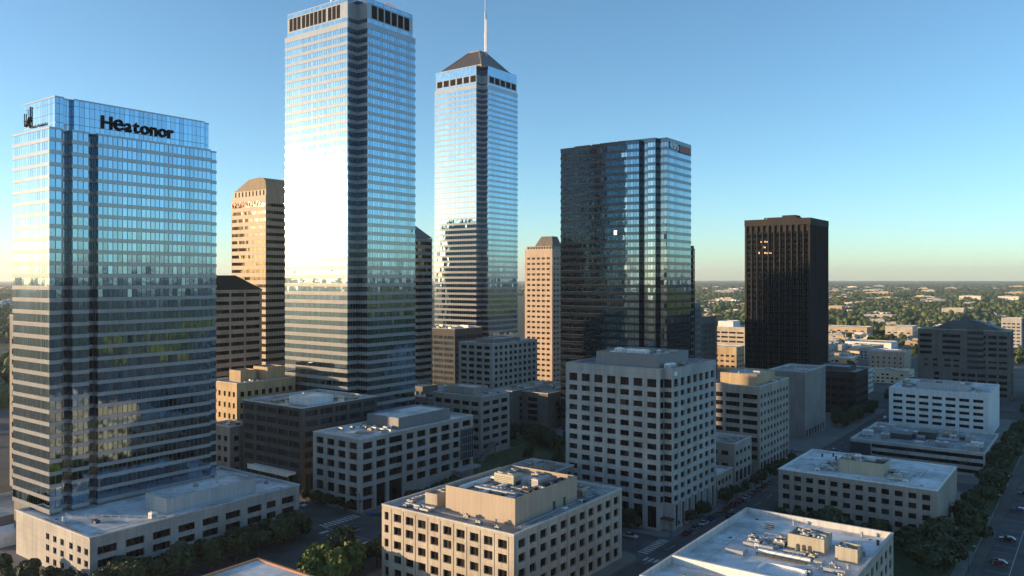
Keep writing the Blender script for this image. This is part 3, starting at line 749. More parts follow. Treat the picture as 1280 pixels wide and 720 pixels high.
# white mid-rise with corner slot (centre right)
def white_midrise():
    x0,x1,y0,y1=-149.0,-110.7,233.1,271.0; z=51.4
    root=thing('office_block','tall pale concrete block with punched windows and a recessed dark corner, right of centre','building',((x0+x1)/2,(y0+y1)/2,0))
    nx,ny=x1-3.1,y0+2.6
    mb=MB(); wl=[]; zt=z-.3
    rows=flr(8.4,3.32,11,1.8,.6); top=[(45.4,48.0)]
    cs=evencols(nx-x0,7,.65,.6,.4)
    grd=[(cs[k],) for k in range(7)]
    p=(x0,nx,y0,ny)
    punched(mb,'S',(x0,nx,y0,y1),0,zt,[(cs,rows,1),(cs,top,1),(cs,[(.8,7.6)],2)],.5,wl)
    ce=evencols(y1-ny,7,.62,.4,.6)
    punched(mb,'E',(x0,x1,ny,y1),0,zt,[(ce,rows,1),(ce,top,1),(ce,[(.6,7.8)],1)],.6,wl)
    punched(mb,'N',(x0,x1,y0,y1),0,zt,[(evencols(x1-x0,8,.6),rows,1)],.5,wl)
    punched(mb,'W',(x0,x1,y0,y1),0,zt,[(evencols(y1-y0,8,.6),rows,1)],.5,wl)
    # corner slot walls
    mb.face(((nx,y0,0),(nx,ny,0),(nx,ny,zt),(nx,y0,zt))); 
    mb.face(((nx,ny,0),(x1,ny,0),(x1,ny,zt),(nx,ny,zt)))
    mb.build('wall',M['white_conc'],root)
    place_windows(root,wl,'win','frame')
    for f in range(12):
        za=9.0+f*3.32 if f<11 else 45.4; zb=za+(1.8 if f<11 else 2.6)
        b=MB(); b.face(((nx+.3,ny-.06,za),(x1-.3,ny-.06,za),(x1-.3,ny-.06,zb),(nx+.3,ny-.06,zb)),1); b.box(nx+.3,x1-.3,ny-.12,ny-.07,za-.1,za); b.box(nx+.06,nx+.1,y0+.3,ny-.3,za,zb,1); b.build('corner_window',[M['frame'],M['win']],root)
    poly=[(x0,y0),(nx,y0),(nx,ny),(x1,ny),(x1,y1),(x0,y1)]
    b=MB(); b.ring(offset(poly,.1),offset(poly,-.6),zt,z,zi=z-1.1); b.build('parapet',M['white_conc'],root)
    b=MB(); b.face([(p_[0],p_[1],z-1.1) for p_ in offset(poly,-.6)]); b.build('roof',M['roofdirty'],root)
    screen_box(root,-141,-117.5,240,263,z-1.1,z+3.7,'penthouse',floor=3.4)
    zz=z+2.3
    air_handler(root,-134,243.5,zz,2.6,2.2,2.6,'whitemetal',1); air_handler(root,-127,244,zz,7,2.6,2.4,'whitemetal',3); duct(root,[(-138,245,zz+.2),(-138,259,zz+.2)],.9,1.,'whitemetal'); clutter(root,-136,-119,247,261,zz,9,91,1.2)
    air_handler(root,-115.2,243.5,z-1.1,2.2,4.5,1.9,'whitemetal',2); clutter(root,-148,-143,236,262,z-1.1,4,92,.7); clutter(root,-115.5,-112,250,266,z-1.1,4,93,.7)
    b=MB(); b.box(x0+1.3,x0+6.4,y0-.12,y0-.02,48.7,50.2); b.build('blank_sign_panel',M['white_conc'],root)
    b=MB(); b.box(x1+.02,x1+.12,ny+1.2,ny+3.2,49.0,50.3); b.build('white_sign_panel',M['signwhite'],root)
    # columns of the arcade along the street
    for k in range(7):
        yy=ny+.4+(y1-ny-1.)*k/7+.5; b=MB(); b.box(x1+.01,x1+.55,yy-.55,yy+.25,0,8.6); b.build('column',M['white_conc'],root)
    b=MB(); b.box(nx-.2,x1+.8,y0+.4,ny-.1,3.9,4.3); b.build('entrance_canopy',M['metaldark'],root)
white_midrise()

# sunlit cream block in the foreground
def cream_block():
    x0,x1,y0,y1=-155.6,-112.0,152.7,205.0; z=20.
    cs=[(1.0,2.5)]+evencols(43.6-3.6,9,.62,0.,1.2); cs=[cs[0]]+[(a+3.6,b+3.6) for a,b in cs[1:]]
    ce=evencols(52.3,11,.62,1.0,1.0)
    rows=[(1.0,3.6),(5.1,7.2),(8.9,11.0),(12.6,14.7),(16.0,18.1)]
    root=block('office_block','sunlit cream office block in the foreground with a tan roof screen full of machinery','building',x0,x1,y0,y1,z,'cream',
      {'S':[(cs,rows,1)],'E':[(ce,rows,1)],'N':[(evencols(43.6,9,.6),rows,1)],'W':[(evencols(52.3,11,.6),rows,1)]},gm='winwarm',roof='roofdirty',par=.9,depth=.6)
    zr=z-.9
    for k in range(10):
        xx=x0+3.25+k*4.27; b=MB(); b.box(xx,xx+.4,y0-.1,y0-.01,0,z-.9); b.build('pilaster',M['cream'],root)
    for k in range(12):
        yy=y0+.7+k*4.55; b=MB(); b.box(x1+.01,x1+.1,yy,yy+.4,0,z-.9); b.build('pilaster',M['cream'],root)
    sx0,sx1,sy0,sy1=-140.0,-117.4,160.6,189.4
    screen_box(root,sx0,sx1,sy0,sy1,zr,zr+6.6,'tan_screen',floor=4.9)
    zd=zr+4.95
    air_handler(root,-131,176,zd,6.5,4.0,3.2,'beigemetal',2); air_handler(root,-123.5,180,zd,3.2,6,2.4,'metal',2)
    duct(root,[(-137.5,164,zd+.2),(-137.5,182,zd+.2)],1.1,1.,'whitemetal'); duct(root,[(-134,166.5,zd+.4),(-122,166.5,zd+.4)],1.2,.8,'metal'); duct(root,[(-130,163,zd+.3),(-130,173,zd+.3)],.9,.7,'whitemetal')
    pipes(root,(-135,168.6,zd),(-120,168.6,zd),4); pipes(root,(-126,171,zd),(-126,186,zd),3); duct(root,[(-121,172,zd+.3),(-121,187,zd+.3)],.9,.9,'metaldark')
    clutter(root,-138,-119,162.5,187.5,zd,26,17,.9)
    b=MB(); b.box(sx1-.6,sx1-.26,sy0+.3,sy1-.3,zd+1.0,zd+1.25); b.build('catwalk_rail',M['whitemetal'],root)
    # small stair housing and plant in front
    screen_box(root,-147.3,-143.0,160.6,164.6,zr,zr+3.6,'cream',roofm='roofdirty',name='stair_housing')
    clutter(root,-151,-142,155,159.4,zr,9,18,.7); clutter(root,-154,-142,168,200,zr,14,19,.9); clutter(root,-138,-116,191.5,202,zr,16,20,1.0); clutter(root,-116,-113.5,178,198,zr,5,21,.7); clutter(root,-135,-118,154.8,158.6,zr,4,22,.5)
    duct(root,[(-152.8,160,zr+.2),(-152.8,200,zr+.2)],.8,.7)
    for k in (178.,183.): door(root,sx1,k,zr+.02,'E')
    for (xx,yy) in ((-152,156),(-114.2,158),(-114.2,172),(-114.2,200),(-150,180)): drain(root,xx,yy,zr)
    pipes(root,(-115.6,160,zr),(-115.6,199,zr),2,.35,.08,z=.3); pipes(root,(-150.5,157.5,zr),(-120,157.5,zr),2,.3,.07,z=.3)
    air_handler(root,-128,196,zr,5,3,2.4,'metal',2); air_handler(root,-119,194,zr,3,2.2,1.9,'beigemetal',1)
cream_block()
ann=block('annex_building','low rounded-off annex with a pale cluttered roof behind the cream foreground block','building',-158.5,-141.5,206.0,226.5,18.6,'greybuff',{'S':[],'E':[(evencols(20.5,5,.5),flr(1,4.3,4,2),1)]},roof='roofdirty')
clutter(ann,-156,-144,208,225,17.7,10,23,.9); screen_box(ann,-149,-144,214,219,17.7,20.4,'taupe',roofm='roofdirty')

# grey pale block with open corner arcade (left of centre)
def grey_block():
    x0,x1,y0,y1=-229.0,-204.6,190.6,251.3; z=25.3
    ce=[(1.3,5.8),(7.6,12.2),(13.8,20.6),(22.6,26.4),(28.2,33.0),(35.0,39.6),(41.6,46.6),(48.6,52.2),(54.2,59.2)]
    cs=evencols(24.4,4,.68,.8,.8)
    rows=[(9.9,12.4),(13.9,16.4),(17.8,20.3),(21.4,23.7)]
    root=block('office_block','pale grey six storey block on the crosswalk corner, roof penthouse in dark metal','building',x0,x1,y0,y1,z,'pale',
       {'S':[(cs,rows+[(5.2,8.4),(.5,4.2)],2)],'E':[(ce,rows,2),(ce[:1],[(5.2,8.4),(.5,4.2)],2),(ce[1:3],[(.5,8.4)],3),(ce[3:],[(5.9,8.4)],2)],'W':[(evencols(60.7,10,.6),rows,2)]},roof='roof',depth=.7)
    screen_box(root,-226,-209.5,214,243,z-.9,z+3.4,'penthouse',roofm='roof')
    b=MB(); b.cyl(-216,203.5,z-.9,z-.75,3.6,24); b.build('round_pad',M['roofgrey'],root)
    clutter(root,-224,-209,206,213,z-.9,9,24,.8); clutter(root,-220,-212,244,249,z-.9,4,25,.8); clutter(root,-227,-223,196,240,z-.9,6,26,.7)
    b=MB(); b.box(x1+.02,x1+.5,243.6,250.8,8.6,20.6); b.build('glass_bay',M['winblue'],root)
    for k in range(5):
        b=MB(); b.box(x1+.51,x1+.62,243.5,250.9,8.6+k*2.95,8.75+k*2.95); b.build('bay_rail',M['metal'],root)
    for k in range(7):
        b=MB(); b.box(x1+.621,x1+.7,243.6+k*1.18,243.72+k*1.18,8.6,20.6); b.build('bay_mullion',M['metal'],root)
    b=MB(); b.box(x1+.02,x1+4.2,239.0,251.0,5.2,6.0); b.build('canopy',M['pale'],root)
    for k in (239.6,250.2): 
        b=MB(); b.box(x1+3.2,x1+3.8,k-.3,k+.3,0,5.19); b.build('canopy_post',M['greywall'],root)
grey_block()

# dark office block to its left
db=block('office_block','dark grey ribbon-windowed block between the blue tower podium and the tallest tower','building',-276.3,-240.2,194.7,233.0,32.0,'darkgrey',
   {'S':[([(1.2,7.2),(9.0,14.8),(15.6,21.4),(22.2,28.0),(28.8,34.6)],flr(8.5,3.85,6,2.2,.6),4),([(2,10),(14,34)],[(1.,6.5)],5)],'E':[(evencols(38.3,5,.82,.8,.8),flr(8.5,3.85,6,2.2,.6),3),(evencols(38.3,5,.7,.8,.8),[(1.,7.)],3)]},roof='roofdirty',gm='winblue')
screen_box(db,-258,-246,203,215,31.1,34.2,'whitewall',roofm='roof'); clutter(db,-272,-260,198,226,31.1,12,27,.9); clutter(db,-256,-243,218,231,31.1,8,28,.9)
b=MB(); b.box(-268,-243.5,191.0,194.6,7.0,7.9); b.box(-268,-243.5,190.9,191.0,6.6,8.5); b.build('canopy',M['whitewall'],db)
for k in range(4):
    b=MB(); b.box(-267+k*7.5,-266.4+k*7.5,191.4,192.,0,6.59); b.build('canopy_post',M['darkgrey'],db)

# tan brick block and its low neighbour
tb=block('brick_block','sunlit tan brick block behind the dark ribbon-windowed block','building',-312,-290.6,202.0,232.0,36.5,'tanbrick',
   {'S':[([(1.5,3.0),(5,6.5),(8.5,10.),(12.2,13.7),(15.5,17.),(18.6,20.1)],flr(2,4.6,7,2.2),1)],'E':[(evencols(30,8,.55),flr(2,4.6,7,2.2),1)]},gm='winwarm',roof='roofdirty')
screen_box(tb,-306,-298,209,217,35.6,40.5,'tanbrick',roofm='roofdirty'); screen_box(tb,-303,-293,219,228,35.6,41.5,'tanbrick',roofm='roofdirty',name='lift_housing'); clutter(tb,-297,-292,204,217,35.6,6,29,.8)
lg=block('low_block','small grey block squeezed between the blue tower and the dark ribbon-windowed block','building',-293,-278.5,190.5,201.0,21.5,'greybuff',{'S':[(evencols(14.5,3,.55),flr(2,4.2,4,2),1)],'E':[(evencols(10.5,2,.55),flr(2,4.2,4,2),1)]},roof='roofgrey')
clutter(lg,-291,-280,192,199,20.6,4,30,.7)

# stone block with step behind grey block
def stone_block():
    x0,x1,y0,y1=-255.0,-226.2,283.4,305.1; z=26.9
    rows=flr(2.2,3.85,6,1.9,.9)
    root=block('office_block','buff stone block with wide windows standing behind the pale grey corner block','building',x0,x1,y0,y1,z,'buff',
       {'S':[(evencols(28.8,5,.74,.8,.8),rows,2)],'E':[(evencols(21.7,3,.7,.8,.8),rows,2)]},roof='roofdirty')
    screen_box(root,-252,-236,290,301,z-.9,z+2.6,'buff',roofm='roofdirty'); clutter(root,-236,-228,286,302,z-.9,6,33,.8)
    b=MB(); b.face(((-222,276,0),(-219.5,276,0),(-219.5,286,6.8),(-222,286,6.8))); b.face(((-222,276,-.4),(-222,286,6.4),(-219.5,286,6.4),(-219.5,276,-.4)))
    for sx in (-222,-219.5):
        b.face(((sx,276,.9),(sx,286,7.7),(sx,286,6.4),(sx,276,-.4)))
    b.box(-222,-219.5,286,289,6.3,6.8); b.box(-222.,-221.6,288,288.6,0,6.29); b.build('outside_stair',M['pave'],root)
stone_block()
bb=block('flat_block','brown-grey windowless block with one dark loading recess, behind the lawn','building',-268.0,-255.1,346.2,393.1,20.0,'greywall',
   {'E':[([(7,13)],flr(3.2,3.4,4,2.4,.4),3)],'S':[]},roof='roofdirty',depth=1.2)
bb2=block('flat_block','plain brown wing with a pale flat roof left of the smoked tower','building',-255.0,-238.0,355,393.0,19.2,'brownconc',{'E':[([(8,12)],flr(3,4,3,2),1)],'S':[([(4,10)],flr(3,3.4,4,2.2),3)]},roof='roofdirty')
clutter(bb,-266,-257,350,390,19.1,9,34,1.2); clutter(bb2,-253,-240,358,390,18.3,9,35,1.2)

# pale grid block behind
gb=block('office_block','pale grey block with a grid of small square windows below the pink stone tower','building',-322.5,-296.0,382.0,429.0,41.0,'white_conc',
   {'S':[(evencols(26.5,4,.7,1.2,1.2),flr(10,3.75,8,2.0),2)],'E':[(evencols(47,9,.55,1.2,1.2),flr(10,3.75,8,2.0),1)]},roof='roofgrey')
screen_box(gb,-317,-303,392,420,40.1,42.6,'penthouse',roofm='roofgrey'); clutter(gb,-301,-298,386,425,40.1,6,36,.9)
lb=block('low_block','dark glassy low block in the shade at the foot of the pyramid-roofed tower','building',-415,-375,440,472,44.0,'darkgrey',
   {'S':[(evencols(40,4,.9,.6,.6),flr(2,4.2,9,2.4,.7),5)],'E':[(evencols(32,4,.88,.6,.6),flr(2,4.2,9,2.4,.7),4)]},roof='roofgrey',gm='winblue')
clutter(lb,-411,-378,443,469,43.1,12,37,1.4)
lb2=block('low_block','wide low block with cluttered roof between the tallest tower and buff stone block','building',-318,-272,300,340,20.5,'greybuff',
   {'S':[(evencols(46,9,.6),flr(2,4.2,4,2),1)],'E':[(evencols(40,8,.6),flr(2,4.2,4,2),1)]},roof='roofdirty')
clutter(lb2,-314,-275,303,337,19.6,26,38,1.6); screen_box(lb2,-300,-288,312,324,19.6,23.4,'greywall',roofm='roofgrey')

# bottom right block, sunlit front edge
def front_right():
    x0,x1,y0,y1=-76.2,-40.7,147.0,207.0; z=20.
    root=block('office_block','foreground block at lower right with broad pale roof and two beige plant boxes','building',x0,x1,y0,y1,z,'cream',
      {'E':[(evencols(60,13,.5),[(1.5,3.6),(5.2,7.3),(8.8,10.9),(12.4,14.5),(15.8,17.8)],1)],'S':[(evencols(35.5,8,.6),[(1.5,3.6),(5.2,7.3),(8.8,10.9),(12.4,14.5),(15.8,17.8)],1)],'N':[(evencols(35.5,8,.6),[(1.5,3.6),(5.2,7.3),(8.8,10.9),(12.4,14.5),(15.8,17.8)],1)],'W':[(evencols(60,13,.5),[(1.5,3.6),(5.2,7.3),(8.8,10.9),(12.4,14.5),(15.8,17.8)],1)]},roof='roof',par=1.5,coping='coping',gm='winwarm')
    zr=z-1.5
    b=MB(); b.box(x0+.6,x1-.6,160.9,161.6,zr,zr+1.75); b.build('roof_upstand',M['whitewall'],root)
    screen_box(root,-58.5,-50.5,185.0,191.5,zr,zr+3.6,'beigepent',floor=2.6); clutter(root,-57.6,-51.4,186,190.6,zr+2.6,10,41,.6)
    screen_box(root,-47.8,-43.2,183.6,187.6,zr,zr+3.2,'beigepent',floor=2.3); clutter(root,-47,-44,184.3,187,zr+2.3,4,42,.5)
    for k in range(3):
        b=MB(); b.box(-56.6+k*1.3,-55.8+k*1.3,184.93,184.99,zr+.02,zr+1.3); n=10
        b.face([(-56.2+k*1.3+.4*math.cos(math.pi*i/n),184.93,zr+1.3+.4*math.sin(math.pi*i/n)) for i in range(n+1)]); b.build('arched_vent',M['metaldark'],root)
    clutter(root,-67.5,-59.5,181.0,190,zr,24,43,.8); clutter(root,-58,-51,179.5,184,zr,10,143,.6); clutter(root,-50,-43,190,198,zr,6,144,.6); hatch(root,-67.0,176.0,zr,4.0,3.2,.9,'metal'); pipes(root,(-72,180.0,zr),(-66,182.6,zr),2,.6,.07); 
    duct(root,[(-62.5,178.6,zr+.2),(-52.0,178.6,zr+.2)],.9,.8,'whitemetal'); duct(root,[(-62.5,176.6,zr+.2),(-52.0,176.6,zr+.2)],.5,.5,'metaldark'); pipes(root,(-62,177.3,zr),(-53,177.3,zr),2,.3,.1)
    # low round-cornered tank curb
    b=MB(); pts=[]
    for k in range(24):
        t=2*math.pi*k/24; pts.append((-54.5+4.4*math.copysign(abs(math.cos(t))**.5,math.cos(t)),168.4+2.9*math.copysign(abs(math.sin(t))**.5,math.sin(t))))
    b.ring(offset(pts,.4),pts,zr,zr+.9); b.face([(p[0],p[1],zr+.45) for p in pts]); b.build('roof_basin',M['whitemetal'],root)
    clutter(root,-50,-44,170,180,zr,9,44,.8); vent(root,-63,204.,zr,.9,.3); vent(root,-47,204,zr,.9,.25); vent(root,-42.6,200,zr,.9,.3,'metaldark')
    for (xx,yy) in ((-72,165),(-72,185),(-72,203),(-45,164),(-45,203),(-58,165)): drain(root,xx,yy,zr)
    pipes(root,(-70,192.5,zr),(-44,192.5,zr),2,.35,.08,z=.3); pipes(root,(-70.5,164,zr),(-70.5,190,zr),1,.3,.09,z=.3); rail(root,-68.5,-65.5,196,199.5,zr); hatch(root,-67,197.7,zr,1.6,1.6,.5)
    hatch(root,-62,156,zr,1.6,1.2,.5); clutter(root,-74,-58,149,159,zr,4,45,.6)
front_right()

# taupe block with white roof behind
def taupe_block():
    x0,x1,y0,y1=-88.3,-40.8,269.5,307.8; z=16.7
    rows=[(.7,2.2),(3.7,5.4),(7.0,8.7),(10.2,11.9),(13.2,14.9)]
    root=block('office_block','taupe four storey block with white roof and beige plant box beyond the foreground block','building',x0,x1,y0,y1,z,'taupe',
      {'S':[(evencols(47.5,12,.58,.6,1.2),rows,0)],'N':[(evencols(47.5,12,.58),rows,0)],'W':[(evencols(38.3,9,.58),rows,0)]},roof='roof',par=.45,coping='whitewall',depth=.5)
    zr=z-.45
    screen_box(root,-71.5,-57.5,279,288.5,zr,zr+4.2,'beigepent',floor=3.3); clutter(root,-70,-59,280.4,287.2,zr+3.3,14,51,1.0)
    duct(root,[(-68,284,zr+3.8),(-60,284,zr+3.8)],1.2,1.1,'metal'); cooling_tower(root,-66.5,282.5,zr+3.3,3,3,2.6,'metal')
    clutter(root,-77.5,-72.4,276,287,zr,22,52,.9); clutter(root,-56.5,-50.5,275,287,zr,18,53,1.)
    for (xx,yy) in ((-82,298),(-79,301),(-77,297)): vent(root,xx,yy,zr,.9,.3,'metaldark')
    for (xx,yy) in ((-84,275),(-84,292),(-64,273),(-46,275),(-46,300),(-64,304)): drain(root,xx,yy,zr)
    pipes(root,(-80,291.5,zr),(-48,291.5,zr),2,.35,.08,z=.3); pipes(root,(-48.5,274,zr),(-48.5,300,zr),1,.3,.09,z=.3)
    hatch(root,-84,305,zr,3,1.6,.8,'metal'); vent(root,-55,272,zr,.7,.2)
taupe_block()

# white hotel-like block and low banded block in front of it
wb=block('office_block','clean white block with seven columns of slot windows and a roof screen, far right','building',-93.0,-47.2,462.0,509.9,22.6,'whitewall',
  {'S':[(evencols(45.8,7,.72,1.2,1.6),flr(.8,3.25,6,1.5,.9),2)],'W':[(evencols(47.9,8,.6),flr(.8,3.25,6,1.5,.9),1)]},roof='roof',par=.8,coping='whitewall',gm='win')
screen_box(wb,-82,-57,474,489,21.8,25.2,'lightpent',floor=2.0); clutter(wb,-80,-59,476,487,23.8,10,54,1.3); clutter(wb,-90,-83,472,490,21.8,7,55,1.2); clutter(wb,-58,-50,468,490,21.8,9,56,1.2)
bd=block('banded_low_block','low three storey block with continuous dark window bands and a worn grey roof','building',-90.5,-39.4,372.4,422.6,10.2,'white_conc',
  {'S':[([(8.5,50.6)],[(1.2,2.8),(4.2,5.8),(7.2,8.8)],14),([(1,7.5)],[],0)],'E':[([(.5,49.5)],[(1.2,2.8),(4.2,5.8),(7.2,8.8)],14)]},roof='roofgrey',depth=.8)
b=MB(); b.box(-90.3,-82.3,371.6,372.39,1.0,8.8); b.build('glazed_stair',M['winblue'],bd)
hatch(bd,-74,391,9.3,10,7,2.2,'metaldark'); hatch(bd,-64,398,9.3,7,6,2.8,'metaldark'); clutter(bd,-87,-43,376,419,9.3,34,57,1.5)

# dark stepped office block far right
def stepped():
    x0,x1,y0,y1=-104.3,-50.6,608.6,634.0; z=46.0
    g=[([(1.0,8.6)],[(40.6,42.6),(36.7,38.7),(32.8,34.8),(28.9,30.9)],3),([(10.6,12.6)],[(36.6,42.4),(28.9,34.8)],0)]
    cA=[(1.2,8.6),(15.,25.5)]; cB=[(29.6,34.3),(35.6,40.3),(41.6,46.3),(47.6,52.2)]; cC=[(26.4,29.2)]
    top=[(40.6,42.6),(36.7,38.7),(32.8,34.8),(28.9,30.9)]; mid=[(24.6,26.0),(20.9,22.4)]; low=[(3.,5.2),(7.,9.2),(11.,13.2),(15.,17.2)]
    root=block('stepped_office_block','dark brown-grey block with a central glazed slot and hipped roof, behind the white block','building',x0,x1,y0,y1,z,'brownconc',
      {'S':[(cA+cB,top,3),([(4,6),(9,12),(16,20),(21.5,25)]+cB,mid,2),([(10,13),(21,24.5),(26,28.6)]+cB,low,2)],'E':[(evencols(25.4,5,.5),top+low,1)]},roof='roofdark',depth=.5)
    b=MB()
    for k in range(7): b.box(-74.6,-65.3,608.0,608.59,20.4+k*3.8,22.2+k*3.8,0); b.box(-74.6,-65.3,608.3,608.59,22.21+k*3.8,24.1+k*3.8,1)
    b.build('glazed_slot',[M['winblue'],M['brownconc']],root)
    a=[(-98,611),(-52,611),(-52,632),(-98,632)]; c=[(-84,615),(-70,615),(-70,628),(-84,628)]; b=MB()
    for i in range(4):
        j=(i+1)%4; b.face(((*a[i],45.3),(*a[j],45.3),(*c[j],51.8),(*c[i],51.8)))
    b.face([(*p,51.8) for p in c]); b.build('hipped_roof',M['roofdark'],root)
    screen_box(root,-80,-73,617,626,51.81,53.6,'brownconc',roofm='roofdark'); vent(root,-66,612,46.2,4.5,.15,'metaldark')
stepped()
fr=block('glass_block','dark green glass block with a sunlit orange top floor at the right edge','building',-44.0,-14.0,640,672,45.0,'darkgrey',
  {'S':[(evencols(30,4,.9,.5,.5),flr(1,3.9,9,3.0,.4),5)],'E':[(evencols(32,4,.9,.5,.5),flr(1,3.9,9,3.0,.4),5)]},roof='roofdark',gm='winblue')
b=MB(); b.ring(rect(-44,-14,640,672,.12),rect(-44,-14,640,672,.02),38.2,44.6); b.build('top_band',M['tanbrick'],fr)

# street-side row right of the white mid-rise
sb=block('office_block','buff block with a sunlit orange roof box, right of the tall pale mid-rise','building',-137.5,-114.8,326.7,364.9,35.7,'buff',
  {'S':[([(1.,7.),(8.3,14.3),(15.6,21.8)],flr(4.6,3.55,8,1.9,.8),3)],'E':[(evencols(38.2,9,.52,.8,.8),flr(4.6,3.55,8,1.7,.9),0),(evencols(38.2,9,.6,.8,.8),[(.5,4.2)],0)]},roof='roofgrey',depth=.45)
screen_box(sb,-134.5,-118.5,334,357,34.8,39.6,'tanbrick',roofm='roofdirty'); clutter(sb,-132,-121,337,354,39.1,5,58,1.); clutter(sb,-118,-116,331,360,34.8,5,59,.6)  # tan brick puts the orange sunlight into the roof box walls
pl=block('plain_block','plain windowless grey-pink block on the street behind the buff block','building',-140,-121.0,410.0,446.0,33.5,'greybuff',{'E':[(evencols(36,7,.5),[(.5,4.0)],0)]},roof='roofdirty')
clutter(pl,-138,-123,413,443,32.6,7,60,1.2)
bw=block('low_block','dark brown low block at the foot of the black ribbed tower','building',-147.5,-118.5,500.1,530.0,25.2,'roofbrown2',{'E':[(evencols(30,6,.75),flr(4,4.6,4,2.2),2)],'S':[(evencols(29,6,.75),flr(4,4.6,4,2.2),2)]},roof='roofgrey',coping='greywall')
screen_box(bw,-142,-124,506,524,24.3,27.2,'darkgrey',roofm='roofgrey')
l1=block('low_block','small buff three storey arcade block between the tall mid-rise and the buff block','building',-136.5,-116.4,303.4,322.0,16.0,'buff',
  {'S':[([(10,13.2),(14.8,17.6)],[(6.2,7.9),(11,12.7)],1)],'E':[(evencols(18.6,4,.55,.6,.6),[(6.6,8.2),(11.,12.6)],1),(evencols(18.6,4,.66,.6,.6),[(.5,4.8)],0)]},roof='roofdirty')
clutter(l1,-134,-119,306,320,15.1,6,61,.8)
l2=block('low_block','tiny two storey shop block with a pale roof beside the white mid-rise','building',-128,-112.6,276.5,291.5,9.6,'pinkwall',
  {'S':[(evencols(15.4,3,.5),[(5.6,7.4)],1)],'E':[(evencols(15,4,.6,.6,.6),[(5.4,7.2)],1),(evencols(15,4,.75,.6,.6),[(.5,3.6)],1)]},roof='roof')
clutter(l2,-126,-115,279,289,8.7,3,62,.7)

# slim buildings behind the smoked tower
def fins(name,label,x0,x1,y0,y1,z,wall,glass,n,nE,seed):
    poly=rect(x0,x1,y0,y1); root=thing(name,label,'office tower',((x0+x1)/2,(y0+y1)/2,0))
    nf=int(z/3.9); zz=ribbon_floors(root,poly,0,nf,3.9,.62,1.5,glass,'span1',seed=seed)
    cap_roof(root,poly,zz,max(.6,z-zz),'roofgrey',wall)
    for i in range(n+1):
        xx=x0+(x1-x0)*i/n; b=MB(); b.box(xx-.25,xx+.25,y0-.55,y0-.08,0,zz); b.build('fin',M[wall],root)
    for i in range(nE+1):
        yy=y0+(y1-y0)*i/nE; b=MB(); b.box(x1+.08,x1+.55,yy-.25,yy+.25,0,zz); b.build('fin',M[wall],root)
fins('slim_office_tower','thin black tower edge showing right of the smoked glass tower',-207,-195.6,439.7,445.3,99.1,'rib5','glass5',4,2,81)
fins('slim_office_tower','small blue glass block beside the thin black tower edge',-222,-206.4,469.5,480,64.7,'span3','glass4',8,5,82)
fins('slim_office_tower','grey-blue striped block between the smoked glass tower and the black ribbed tower',-232,-217.5,510.2,533.0,54.3,'greywall','glass4',8,12,83)

# distant sunlit mid-size buildings
def deck(name,label,cat,x0,x1,y0,y1,z,wall,fh=3.6,n=5,fill=.8,z0=1.5,roof='roofdirty',wh=1.6,gm='win'):
    nf=max(1,int((z-z0-1)/fh)); W=x1-x0; H=y1-y0
    return block(name,label,cat,x0,x1,y0,y1,z,wall,{'S':[(evencols(W,n,fill,.8,.8),flr(z0,fh,nf,wh),1)],'E':[(evencols(H,max(2,int(H/W*n)),fill,.8,.8),flr(z0,fh,nf,wh),1)]},roof=roof,gm=gm)
d=deck('parking_garage','sunlit cream parking garage with dark level openings left of the black ribbed tower','parking garage',-306.9,-274.5,741.8,772,34.0,'cream',4.2,4,.86)
screen_box(d,-303,-288,747,765,33.1,39,'whitewall',roofm='roof')
deck('office_block','low tan office block in front of the cream parking garage','building',-290,-259,679.5,698.7,20.4,'tanbrick',4.6,6,.6)
deck('office_block','cream block with rows of tiny square windows in the sunlit district','building',-163.8,-136.3,735.9,763.1,18.6,'pinkwall',3.9,6,.3,3.5)
deck('parking_garage','half sunlit garage with three rows of dark openings right of the black ribbed tower','parking garage',-206,-183.0,674,700,25.6,'white_conc',4.3,3,.8)
deck('warehouse','wide cream hall with a stepped roof in the sunlit district','building',-238,-205,1160,1195,17,'cream',5,4,.5)
deck('warehouse','long low cream building with grey roof in the middle of the sunlit district','building',-238,-190,955,990,9.6,'whitewall',5,6,.4,1.0)
deck('warehouse','long tan low building beside the black ribbed tower','building',-325,-262,1165,1200,13.5,'tanbrick',5,6,.4)
deck('warehouse','square tan block at the far left of the sunlit district','building',-505,-470,1860,1890,19,'tanbrick',5,4,.4)
deck('warehouse','broad pale flat building in front of the first woods','building',-370,-312,1590,1625,13,'pinkwall',5,6,.4)
deck('office_block','cream cube standing just left above the dark stepped block','building',-262,-224,1775,1810,22,'cream',5,5,.4)
deck('office_block','small white and glass block right above the dark stepped block','building',-100,-80,1100,1120,34,'white_conc',4,4,.7,gm='winblue')
deck('office_block','narrow white banded block behind the dark brown low block','building',-143,-134,590,615,17,'whitewall',3.6,2,.8)
# left margin
deck('office_block','bluish glass low block left of the blue tower','building',-640,-560,395,440,40,'greybuff',4,10,.85,gm='winblue')
deck('office_block','grey long block with a pale roof left of the blue tower','building',-470,-400,215,262,18,'greybuff',4,9,.7,roof='roof')
deck('office_block','dark brick block at the left edge under the pale roof','building',-372,-318,150,185,20,'brownconc',4.2,8,.6)
tp=block('pavilion','low white pavilion with a lit yellow strip at the left edge','building',-300,-272,104,122,7.5,'greybuff',{'E':[(evencols(18,4,.6),[(1,4.5)],1)],'S':[(evencols(28,6,.6),[(1,4.5)],1)]},roof='roofdirty')
b=MB()
for k in range(8):
    t0=math.pi*k/8; t1=math.pi*(k+1)/8
    b.face(((-268+4*math.cos(t0),100,3+2.2*math.sin(t0)),(-268+4*math.cos(t1),100,3+2.2*math.sin(t1)),(-268+4*math.cos(t1),112,3+2.2*math.sin(t1)),(-268+4*math.cos(t0),112,3+2.2*math.sin(t0))))
for sx in (-272,-264): b.box(sx-.1,sx+.1,100,112,0,3)
